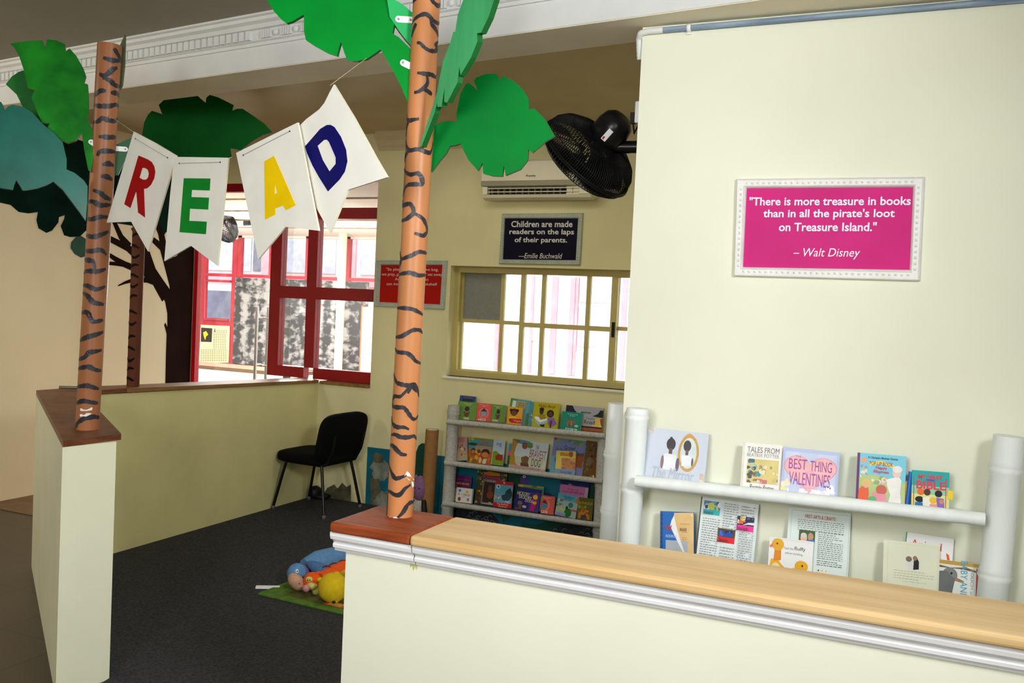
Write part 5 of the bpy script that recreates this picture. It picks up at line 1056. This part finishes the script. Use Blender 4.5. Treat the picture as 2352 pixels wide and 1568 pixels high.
book('white board book with letters A B Ch D, left end of the bottom row', PB3, zC([(238, 610), (522, 655), (478, 905), (202, 880)]), 1, .024, (222, 220, 214), [('e', .2, .2, .09, .1, (70, 130, 180)), ('p', [(.66, .1), (.7, .2), (.8, .2), (.73, .27), (.76, .36), (.66, .3), (.58, .34), (.6, .24), (.55, .18), (.63, .18)], (220, 170, 30)), ('e', .22, .78, .1, .14, (130, 76, 40)), ('e', .78, .76, .08, .11, (120, 130, 140))], [('A', .1, .36, .22, .52, (176, 40, 40), 'b'), ('B', .3, .38, .4, .52, (150, 190, 220)), ('Ch', .46, .38, .68, .52, (40, 50, 70), 'b'), ('D', .74, .38, .87, .53, (206, 30, 60), 'b'), ('Igbo', .36, .56, .64, .68, (170, 180, 186))], G3)
book('tall dark leafy book with magenta title Share', PB3, zC([(605, 290), (1140, 350), (1085, 955), (548, 905)]), 0, .012, (60, 56, 34), [('s', 0, 0, .25, .45, 22, [(170, 160, 120), (110, 100, 70), (70, 70, 44)], 53), ('s', .78, .05, 1, .4, 16, [(150, 140, 100), (90, 84, 56)], 54), ('s', 0, .6, .25, 1, 10, [(206, 150, 30), (160, 60, 20), (90, 50, 90)], 55), ('p', [(.22, .08), (.4, .02), (.75, .06), (.78, .14), (.25, .16)], (206, 120, 30))], [('Share', .22, .12, .8, .3, (170, 20, 90), 'b')], G3)
book('dark brown book with a dim warm portrait, between Share and the red train book', PB3, zC([(705, 465), (930, 492), (905, 945), (650, 910)]), 1, .01, (120, 100, 84), [('r', .12, .1, .98, .93, (54, 30, 22)), ('r', .3, .02, 1, .1, (140, 134, 124)), ('e', .6, .35, .16, .14, (100, 62, 40)), ('e', .65, .6, .25, .15, (120, 60, 30)), ('r', .1, .93, 1, 1, (150, 150, 150)), ('e', .7, .92, .12, .03, (200, 170, 40))], (), G3)
book('red-banded book The Railway Children with a blue steam engine', PB3, zC([(922, 495), (1242, 530), (1208, 998), (885, 960)]), 1.9, .012, (190, 14, 34), [('r', 0, .13, 1, .83, (90, 160, 186)), ('s', .0, .5, .5, .82, 14, [(190, 150, 130), (120, 150, 160), (160, 110, 100), (210, 220, 220)], 57), ('e', .8, .48, .2, .2, (30, 62, 76)), ('p', [(.4, .55), (.75, .45), (.95, .6), (.8, .75), (.5, .72)], (34, 66, 80)), ('r', .78, .25, .9, .42, (28, 54, 68)), ('s', .6, .72, 1, .83, 8, [(190, 190, 190), (150, 156, 160)], 58), ('e', .2, .22, .11, .08, (226, 230, 232)), ('e', .2, .22, .07, .05, (60, 100, 150)), ('e', .5, .06, .05, .03, (240, 190, 180))], [('The Railway', .2, .85, .85, .93, (240, 200, 190)), ('Children', .28, .94, .78, 1.0, (240, 200, 190))], G3)
book('blue-green book peeking out behind Hickory Dickory Dock', PB3, zD([(85, 552), (545, 612), (505, 1050), (30, 995)]), 0, .01, (60, 130, 140), [('r', 0, 0, 1, .08, (150, 150, 50)), ('e', .12, .1, .1, .08, (200, 170, 40)), ('e', .64, .03, .1, .04, (120, 90, 40)), ('s', .85, .15, 1, .6, 8, [(150, 130, 90), (190, 170, 110)], 59)], (), G3)
book('dark blue rhyme book Hickory Dickory Dock with a clock', PB3, zD([(75, 592), (508, 682), (425, 1068), (8, 1005)]), 1, .012, (34, 38, 104), [('r', .55, .15, 1, 1, (70, 50, 130)), ('p', [(.78, .2), (.88, .15), (.9, .55), (.8, .98), (.62, .98), (.68, .6)], (180, 30, 120)), ('e', .8, .34, .1, .1, (220, 200, 30)), ('e', .8, .6, .09, .06, (220, 180, 40)), ('e', .2, .72, .1, .1, (140, 90, 120)), ('e', .4, .84, .09, .06, (220, 170, 190)), ('r', .16, .75, .28, .98, (90, 90, 50)), ('r', .02, .94, .16, 1, (180, 30, 40))], [('HICKORY', .03, .2, .56, .36, (216, 206, 170), 'b'), ('DICKORY', .12, .36, .66, .5, (216, 206, 170), 'b'), ('DOCK', .4, .5, .74, .62, (216, 206, 170), 'b')], G3)
book('navy book top showing behind the coral book of the bottom row', PB3, zD([(542, 708), (636, 724), (600, 1060), (506, 1040)]), 0, .01, (22, 26, 84), [], (), G3)
book('coral red board book with a house, in the bottom row', PB3, zD([(530, 758), (750, 790), (702, 1112), (478, 1082)]), 1, .016, (216, 88, 80), [('e', .25, .5, .38, .36, (226, 140, 130)), ('e', .2, .5, .32, .32, (200, 84, 80)), ('p', [(.0, .4), (.2, .24), (.44, .46)], (84, 36, 30)), ('r', .04, .46, .4, .72, (50, 140, 170))], [('LDE', .02, .84, .55, .97, (236, 220, 210), 'b'), ('My first words', .05, .08, .7, .16, (236, 214, 206))], G3)
book('dark blue book at the back of the bottom row, behind the pink one', PB3, zD([(842, 482), (1365, 548), (1320, 1010), (795, 950)]), 0, .01, (22, 44, 112), [], [('Igbo', .3, .1, .42, .17, (200, 210, 220))], G3)
book('pink book with a dark handwritten Igbo title', PB3, zD([(832, 550), (1338, 630), (1300, 1060), (790, 990)]), .8, .012, (196, 110, 164), [('r', .9, 0, 1, 1, (190, 170, 180)), ('r', 0, 0, .03, 1, (120, 130, 150))], [('Ki anyi mua,', .28, .12, .68, .22, (96, 30, 80), 'i'), ('nsupe udemede Igbo', .1, .22, .86, .34, (96, 30, 80), 'i')], G3)
book('white and teal book with a child in green, in front of the pink book', PB3, zD([(828, 705), (1190, 802), (1092, 1172), (716, 1112)]), 1.7, .012, (150, 180, 180), [('r', 0, 0, 1, .3, (90, 170, 200)), ('s', 0, .25, .35, .7, 14, [(130, 110, 90), (190, 196, 190), (90, 140, 120)], 61), ('e', .68, .45, .12, .12, (60, 120, 110)), ('r', .0, .66, .6, .76, (190, 196, 90)), ('r', .5, .62, 1, .7, (180, 80, 50)), ('e', .6, .8, .17, .2, (20, 110, 50)), ('e', .52, .6, .06, .08, (60, 36, 26)), ('e', .96, .2, .09, .12, (206, 110, 50)), ('r', 0, .84, .5, 1, (150, 160, 190))], [('What Will You', .28, .08, .78, .16, (30, 60, 100)), ('Be Today?', .36, .18, .7, .25, (30, 60, 100)), ('book for all', .1, .9, .5, .95, (60, 70, 110), 'i')], G3)
book('olive green jungle book with a leopard, right end of the bottom row', PB3, zD([(1190, 802), (1440, 818), (1402, 1222), (1108, 1172)]), 1.7, .012, (92, 92, 28), [('r', .1, .5, .85, .98, (110, 84, 30)), ('p', [(.1, .62), (.3, .55), (.75, .56), (.85, .98), (.7, .98), (.62, .78), (.3, .8), (.2, .98), (.1, .98)], (190, 120, 36)), ('r', .28, .8, .6, .96, (70, 56, 74)), ('s', .1, .56, .82, .8, 20, [(150, 90, 26), (206, 140, 50), (120, 70, 20)], 63)], [('JUNGLE', .04, .18, .96, .34, (170, 160, 40), 'b'), ('BLUE', .04, .36, .6, .5, (170, 160, 40), 'b')], G3)

# ------------------------------------------------------------------ underwater mural at the foot of the back wall
mz1 = .5
mu = thing('sea_mural', 'teal underwater wall painting with plants and rocks, low on the back wall', 'mural', (-3.0, YB - .001, 0))
SEA = mat((8, 118, 148), .5, .12, 1.5, rgb2=(8, 84, 96))
MB().box(-4.134, XC - .002, YB - .003, YB - .0005, .002, mz1, SEA).build('painted_sea', mu)
SEA2 = mat((16, 74, 56), .6, .2, 4.0); mb = MB()
def mpoly(mb, pts, h, m): mb.prism(PB, [[PB.uv(*p, h) for p in pts][::-1]], None, h, m)
def blobpts(cx, cy, rx_, ry_, n, sd, wob=.2):
    rd = random.Random(sd); return [(cx + rx_ * (1 + rd.uniform(-wob, wob)) * math.cos(2 * math.pi * i / n), cy + ry_ * (1 + rd.uniform(-wob, wob)) * math.sin(2 * math.pi * i / n)) for i in range(n)]
for i, (cx, cy, a_, b_) in enumerate(((972, 1060, 16, 40), (1185, 1100, 26, 50), (1160, 1130, 16, 70), (1380, 1140, 26, 70), (1100, 1215, 60, 22), (1240, 1225, 70, 24), (960, 1100, 14, 50), (1290, 1220, 60, 30))): 
    mb = MB(); mpoly(mb, blobpts(cx, cy, a_, b_, 14, i), .0036 + .0002 * i, SEA2); mb.build('painted_weed', mu)
RCK = mat((34, 40, 46), .6, .3, 30.0); RCK2 = mat((120, 128, 132), .6, .2, 30.0)
for j, (cx, cy) in enumerate(((1085, 1185), (1320, 1225))):
    mb = MB(); mpoly(mb, blobpts(cx, cy + 12, 62, 34, 16, 40 + j), .0056 + .0003 * j, RCK)
    rd = random.Random(j)
    for k in range(34):
        x, y = cx + rd.uniform(-55, 55), cy + rd.uniform(-8, 36); q = []
        for i in range(9): an = math.pi * (1 + i / 8); q.append((x + 5 * math.cos(an), y + 5 * math.sin(an)))
        q += [(x + 3.6 * math.cos(math.pi * (2 - i / 8)), y + 3.6 * math.sin(math.pi * (2 - i / 8))) for i in range(9)]
        mpoly(mb, q[::-1], .0062 + .00003 * k, RCK2)
    mb.build('painted_rock', mu)
mb = MB(); mpoly(mb, blobpts(1205, 1102, 11, 12, 12, 5, .1), .0075, mat((84, 64, 140), .5, .1)); mpoly(mb, blobpts(1204, 1094, 3.4, 3.2, 10, 6, .02), .0078, GLOSS_W); mpoly(mb, blobpts(1204, 1094, 1.5, 1.5, 8, 7, .02), .0081, BLACK)
mb.build('painted_fish', mu)
mb = MB(); PEEL = mat((148, 150, 134), .8, .2, 12.0, rgb2=(96, 104, 96)); PEEL2 = mat((96, 92, 70), .8, .3, 14.0)
for i, (cx, cy, a_, b_) in enumerate(((872, 1080, 20, 26), (862, 1130, 14, 36), (880, 1150, 20, 22), (870, 1052, 12, 14))): mpoly(mb, blobpts(cx, cy, a_, b_, 18, 70 + i, .28), .0046 + .0003 * i, PEEL if i % 2 == 0 else PEEL2)
mb.build('peeled_patch', mu, label='flaked grey plaster')
# damp patches on the partition and the low wall in the corner
dp = thing('damp_patch', 'flaking dark damp patch at the wall foot behind the chair', 'stain', (-4.4, YB - .001, 0))
mb = MB(); mpoly(mb, [(745, 1163), (742, 1135), (752, 1120), (768, 1112), (775, 1122), (786, 1108), (796, 1118), (806, 1112), (806, 1150), (800, 1164), (780, 1166)], .002, mat((92, 88, 64), .8, .25, 16)); mb.build('flaked_plaster', dp)

# ------------------------------------------------------------------ chair in the corner
chx, chy = -4.36, 6.105
chair = thing('chair', 'black padded visitor chair standing alone in the corner behind the partition', 'chair', (chx, chy, 0))
fw = V((-.9985, .055, 0)); sd = V((.055, .9985, 0)); O = V((chx, chy, .007)); UPV = V((0, 0, 1))
def cpnt(a_, b_, c_): return O + fw * a_ + sd * b_ + UPV * c_
FAB = mat((10, 10, 11), .9, .2, 60, spec=.1); LEGM = mat((14, 14, 15), .35, .05)
def pad(name, c, ax, ay, az, th, nseg=8):
    """rounded cushion: superellipse outline, bulged"""
    mb = MB(); mb.blob(c, ax, ay, az, FAB, 32, 14, .45); return mb.build(name, chair)
pad('seat', cpnt(.02, 0, .445), fw * .27, sd * .25, UPV * .05, 0)
bk = (UPV * 1.0 - fw * .2).normalized()
pad('backrest', cpnt(-.235, 0, .625), bk * .205, sd * .3, bk.cross(sd).normalized() * .04, 0)
for a0, b0, a1, b1 in ((.17, .19, .265, .225), (.17, -.19, .265, -.225), (-.19, .19, -.265, .245), (-.19, -.19, -.28, -.25)):
    lg = MB().tube([cpnt(a0, b0, .41), cpnt(a0 + (a1 - a0) * .3, b0 + (b1 - b0) * .3, .3), cpnt(a1, b1, .022)], .0125, LEGM, 12).build('leg', chair)
    MB().lathe(cpnt(a1, b1, 0), UPV, [(0, 0), (.016, 0), (.017, .02), (.0135, .032), (0, .033)], mat((96, 96, 98), .5), 12).build('foot_cap', lg)
mb = MB()
for b0 in (.19, -.19):
    mb.tube([cpnt(.17, b0, .405), cpnt(-.19, b0, .405), cpnt(-.235, b0, .42), cpnt(-.29, b0, .52), cpnt(-.315, b0, .66)], .011, LEGM, 10)
mb.tube([cpnt(.17, .19, .405), cpnt(.17, -.19, .405)], .011, LEGM, 10).tube([cpnt(-.19, .19, .405), cpnt(-.19, -.19, .405)], .011, LEGM, 10)
mb.build('frame', chair)
bg_ = MB(); bp_ = az = at_z(712, 1140, 0)
bg_.blob((-4.60, 6.42, .06), (.05, 0, 0), (0, .06, 0), (0, 0, .055), BLACK, 16, 10, .8, .08).blob((-4.55, 6.43, .03), (.08, .02, 0), (-.01, .05, 0), (0, 0, .03), BLACK, 16, 8, .9, .1)
bg_.build('cloth_bag', label='small crumpled black bag on the floor behind the chair legs', cat='bag')

# ------------------------------------------------------------------ cardboard tube and plush by the back wall
tx0 = at_y(993, 986, 6.3)
tb_ = thing('cardboard_tube', 'plain brown cardboard tube standing upright left of the back book rack', 'tube', (tx0.x - .01, 6.3, 0))
KRAFT = mat((150, 106, 58), .8, .06, 20)
TT = tx0.z
MB().tube([(tx0.x - .018, 6.3, .008), (tx0.x, 6.3, TT)], .053, KRAFT, 28, False).tube([(tx0.x, 6.3, TT - .002), (tx0.x - .018, 6.3, .008)], .047, mat((214, 204, 184), .8), 28, False).lathe((tx0.x, 6.3, TT), (0, 0, 1), [(.047, 0), (.053, 0)], KRAFT, 28).build('tube_wall', tb_)
MB().lathe((tx0.x, 6.3, TT - .012), (0, 0, 1), [(0, 0), (.046, 0), (.046, .006), (0, .006)], GLOSS_W, 24).build('end_plug', tb_, label='white end plug')
def pxp(px, py, y): return at_y(px, py, y)
pg = pxp(962, 1128, 6.25)
pl_t = thing('plush_toy', 'mauve plush animal with tiny eyes sitting against the back wall by the cardboard tube', 'plush toy', (pg.x, 6.3, 0))
MAUVE = mat((130, 92, 128), .95, .07, 40)
MB().blob((pg.x, 6.27, pg.z + .02), (.062, 0, 0), (0, .055, 0), (0, 0, .105), MAUVE, 22, 16).build('head', pl_t)
for sx_ in (-1, 1):
    MB().blob((pg.x + sx_ * .042, 6.27, pg.z + .11), (.016, 0, 0), (0, .01, 0), (0, 0, .018), MAUVE, 10, 8).build('ear', pl_t)
    MB().blob((pg.x + sx_ * .019, 6.217, pg.z + .03), (.0055, 0, 0), (0, .004, 0), (0, 0, .0055), BLACK_G, 8, 6).build('eye', pl_t)
MB().blob((pg.x - .01, 6.29, .095), (.08, 0, 0), (0, .07, 0), (0, 0, .095), mat((176, 170, 156), .95, .1, 40), 20, 12).build('body', pl_t)
for sx_ in (-1, 1): MB().tube([(pg.x + sx_ * .05, 6.25, pg.z - .07), (pg.x + sx_ * .085, 6.2, .09), (pg.x + sx_ * .08, 6.17, .035)], [.02, .024, .028], BLACK, 10).build('arm', pl_t)

# ------------------------------------------------------------------ play mat with three stuffed toys
m0, m1 = at_z(592, 1361, .02), at_z(860, 1424, .02); m3 = at_z(672, 1331, .02)
mdir = (m1 - m0); mdir.z = 0; mdir.normalize(); mper = V((-mdir.y, mdir.x, 0)); mper = mper if mper.y > 0 else -mper
me_ = at_z(735, 1268, .02)
def mpt(a_, b_, z): p = m0 + mdir * a_ + mper * b_; return V((p.x, p.y, z))
matt = thing('play_mat', 'green printed play mat lying on the carpet under the stuffed toys', 'mat', mpt(.5, .5, .007))
MG = mat((92, 128, 38), .9, .15, 20, rgb2=(70, 104, 30))
MB().hexa([mpt(0, 0, .007), mpt(1.15, 0, .007), mpt(1.15, 1.25, .007), mpt(0, 1.25, .007), mpt(0, 0, .02), mpt(1.15, 0, .02), mpt(1.15, 1.25, .02), mpt(0, 1.25, .02)], MG).build('foam_sheet', matt, bevel=.004)
mb = MB()
def mrect(a0, b0, a1, b1, z, m): mb.add([mpt(a0, b0, z), mpt(a1, b0, z), mpt(a1, b1, z), mpt(a0, b1, z)], [(0, 1, 2, 3)], m)
mrect(.14, .05, 1.13, .16, .0203, mat((84, 86, 34), .9, .15, 20)); mrect(.14, .17, 1.13, .62, .0204, mat((120, 112, 106), .9, .15, 20)); mrect(.0, .3, .13, .75, .0203, mat((72, 82, 34), .9, .1, 20)); mrect(.02, .82, 1.13, 1.2, .0203, mat((60, 96, 44), .9, .1, 20))
mrect(.43, .055, .56, .12, .0206, mat((190, 84, 30), .9, .1, 20)); mrect(.45, .065, .54, .11, .0208, mat((206, 160, 60), .9, .1, 20)); mb.build('printed_pattern', matt)
tg = at_z(625, 1345, .01); t2 = at_z(592, 1352, .01)
MB().obox((at_z(615, 1348, .016)), V((.06, .035, 0)), V((-.007, .012, 0)), (0, 0, .006), GLOSS_W).build('paper_scrap', label='white folded paper scrap at the left corner of the play mat', cat='paper')
BLUE = mat((92, 138, 182), .95, .07, 40); BLUE2 = mat((74, 112, 156), .95, .07, 40); BEIGE = mat((196, 150, 124), .95, .1, 40); VIOL = mat((112, 80, 140), .95, .1, 40)
ORG_ = mat((232, 88, 14), .95, .06, 40); YEL = mat((214, 182, 20), .95, .06, 40); YEL2 = mat((206, 200, 110), .95, .1, 40)
def T(px, py, z): return at_z(px, py, z)
# blue toy
bt = thing('plush_toy', 'sky blue stuffed animal with a beige muzzle lying furthest back on the play mat', 'plush toy', T(760, 1310, .02))
hd = T(682, 1316, .1); mz_ = T(681, 1336, .075)
b1 = T(730, 1293, .1); b2 = T(762, 1288, .1); b3 = T(835, 1272, .09)
MB().tube([T(698, 1300, .1), b1, b2 + V((0, 0, .01)), b2.lerp(b3, .25), b2.lerp(b3, .6), b3, b3 + (b3 - b2) * .4], [.045, .078, .075, .066, .07, .072, .05], BLUE, 20).build('body', bt)
MB().blob(hd, (.055, -.02, 0), (.02, .055, 0), (0, 0, .06), BLUE, 20, 14).build('head', bt)
MB().blob(mz_, (.05, -.015, 0), (.012, .045, .0), (-.01, -.02, .055), BEIGE, 20, 14).build('muzzle', bt)
MB().blob(T(735, 1307, .1), V((.095, .015, -.03)), V((-.01, .04, 0)), V((.01, 0, .035)), BLUE2, 16, 10).build('arm', bt)
MB().blob(T(703, 1313, .1), V((.03, .0, -.02)), V((0, .018, 0)), V((-.012, 0, .04)), VIOL, 12, 8).build('ear', bt, label='violet inner ear')
tocam = (CAM - hd).normalized()
e_ = hd + tocam * .055 + V((.0, 0, .012)); MB().blob(e_, CR * .010, CU * .013, tocam * .006, GLOSS_W, 12, 8).build('eye', bt); 
MB().blob(e_ + tocam * .005 + CR * .002, CR * .004, CU * .005, tocam * .003, BLACK, 8, 6).build('pupil', bt)
mb = MB()
for dx in (-.018, .016): mb.blob(mz_ + tocam * .047 + CR * dx - CU * .01, CR * .006, CU * .0025, tocam * .002, BLACK, 8, 6)
mb.build('nostrils', bt)
# orange toy
ot = thing('plush_toy', 'orange stuffed animal with a pale muzzle lying between the blue and yellow toys', 'plush toy', T(735, 1340, .02))
oh = T(718, 1335, .085); tocam = (CAM - oh).normalized()
MB().tube([T(735, 1334, .075), T(765, 1320, .08), T(800, 1304, .08), T(850, 1288, .08), T(880, 1280, .08)], [.045, .058, .056, .056, .04], ORG_, 20).build('body', ot)
MB().blob(oh, (.058, -.01, 0), (.01, .05, 0), (0, 0, .055), ORG_, 20, 14).build('head', ot)
MB().blob(T(716, 1346, .07), CR * .035, CU * .024, tocam * .04, YEL2, 16, 10).build('muzzle', ot, label='pale yellow muzzle')
MB().blob(T(703, 1351, .07), CR * .022, CU * .022, tocam * .03, mat((206, 140, 140), .95, .1, 40), 14, 10).build('nose', ot, label='pink nose')
MB().blob(oh - CR * .02 + CU * .012 + tocam * .045, CR * .022, CU * .018, tocam * .012, YEL2, 14, 8).build('eye_patch', ot)
for dx in (-.028, -.016): MB().blob(oh + CR * dx + CU * .008 + tocam * .057, CR * .003, CU * .006, tocam * .002, BLACK, 8, 6).build('eye', ot)
MB().blob(oh + CR * .035 + CU * .05, CR * .02, CU * .01, tocam * .008, ORG_, 10, 8).build('ear', ot)
MB().blob(T(725, 1354, .045), CR * .022, CU * .034, tocam * .02, YEL2, 14, 10).build('paw', ot)
mb = MB()
for px, py in ((752, 1321), (770, 1314), (790, 1307)):
    c_ = T(px, py, .08); d_ = (T(850, 1288, .08) - T(765, 1320, .08)).normalized(); ring = []
    n_ = d_.orthogonal().normalized(); q_ = d_.cross(n_); mb.tube([c_ + (n_ * math.cos(a_ * .4) + q_ * math.sin(a_ * .4)) * .0575 for a_ in range(17)], .0035, mat((120, 30, 10), .95), 6, False)
mb.build('seams', ot, label='dark seams')
# yellow toy
yt = thing('plush_toy', 'yellow stuffed bear with a small black nose lying nearest on the play mat', 'plush toy', T(775, 1362, .02))
yh = T(765, 1349, .1); tocam = (CAM - yh).normalized()
MB().blob(yh, (.088, -.01, 0), (.01, .082, 0), (0, 0, .085), YEL, 24, 18).build('head', yt)
MB().blob(yh - CU * .07 + CR * .005 + tocam * .03, CR * .03, CU * .025, tocam * .03, YEL, 14, 10).build('snout', yt)
MB().blob(yh - CU * .082 + CR * .004 + tocam * .06, CR * .011, CU * .008, tocam * .008, BLACK, 12, 8).build('nose', yt)
for dx, dy in ((-.075, .045), (.02, .08)): MB().blob(yh + CR * dx + CU * dy, CR * .02, CU * .014, tocam * .014, YEL, 12, 8).build('ear', yt)
mb = MB()
for dx, dy in ((.005, -.012), (.004, -.05)): mb.blob(yh + CR * dx + CU * dy + tocam * .077, CR * .009, CU * .003, tocam * .004, BLACK, 8, 6)
mb.build('stitched_eyes', yt)
MB().tube([T(790, 1335, .09), T(830, 1322, .09), T(880, 1310, .08)], [.06, .085, .07], YEL, 20).build('body', yt)
MB().blob(T(800, 1361, .05), CR * .04, CU * .035, tocam * .04, YEL, 14, 10).build('arm', yt)

# ------------------------------------------------------------------ small things
rp_ = at_z(136, 889, 1.115); rq_ = at_z(176, 890, 1.115)
MB().tube([rp_, rq_ + (rq_ - rp_) * .3], .009, STEEL, 12).build('steel_rod', label='short shiny steel rod lying on the wood cap behind the left palm', cat='rod')
# a second fan in the hall, seen between the pennants
def copy_tree(o, parent=None):
    c = o.copy(); col.objects.link(c)
    if parent: c.parent = parent
    for ch in list(o.children): copy_tree(ch, c)
    return c
fan2 = copy_tree(fan)
fan2['label'] = 'dark fan hanging in the hall beyond the red frame, between the E and A pennants'
h2 = at_y(508, 506, 10.5)
fan2.rotation_euler = (0, 0, math.radians(70)); fan2.location = (h2.x + .5, 10.5, h2.z + .06)
fan2.scale = (1.7, 1.7, 1.7)
pf = V((h2.x + .52, 10.5, 0))

dst = thing('drip_stain', 'small yellowish drip stain under the moulding joint of the front ledge', 'stain', (-1.398, LY0 - .001, .87))
dpl = Plane((0, LY0, .9), (0, -1, 0)); mb = MB()
mb.prism(dpl, [[dpl.uv(x, y) for x, y in [(941, 1284), (962, 1288), (960, 1296), (957, 1309), (954, 1299), (950, 1311), (947, 1298), (943, 1303)]][::-1]], None, .001, mat((206, 200, 120), .6, .1, 20))
mb.build('dried_drip', dst)
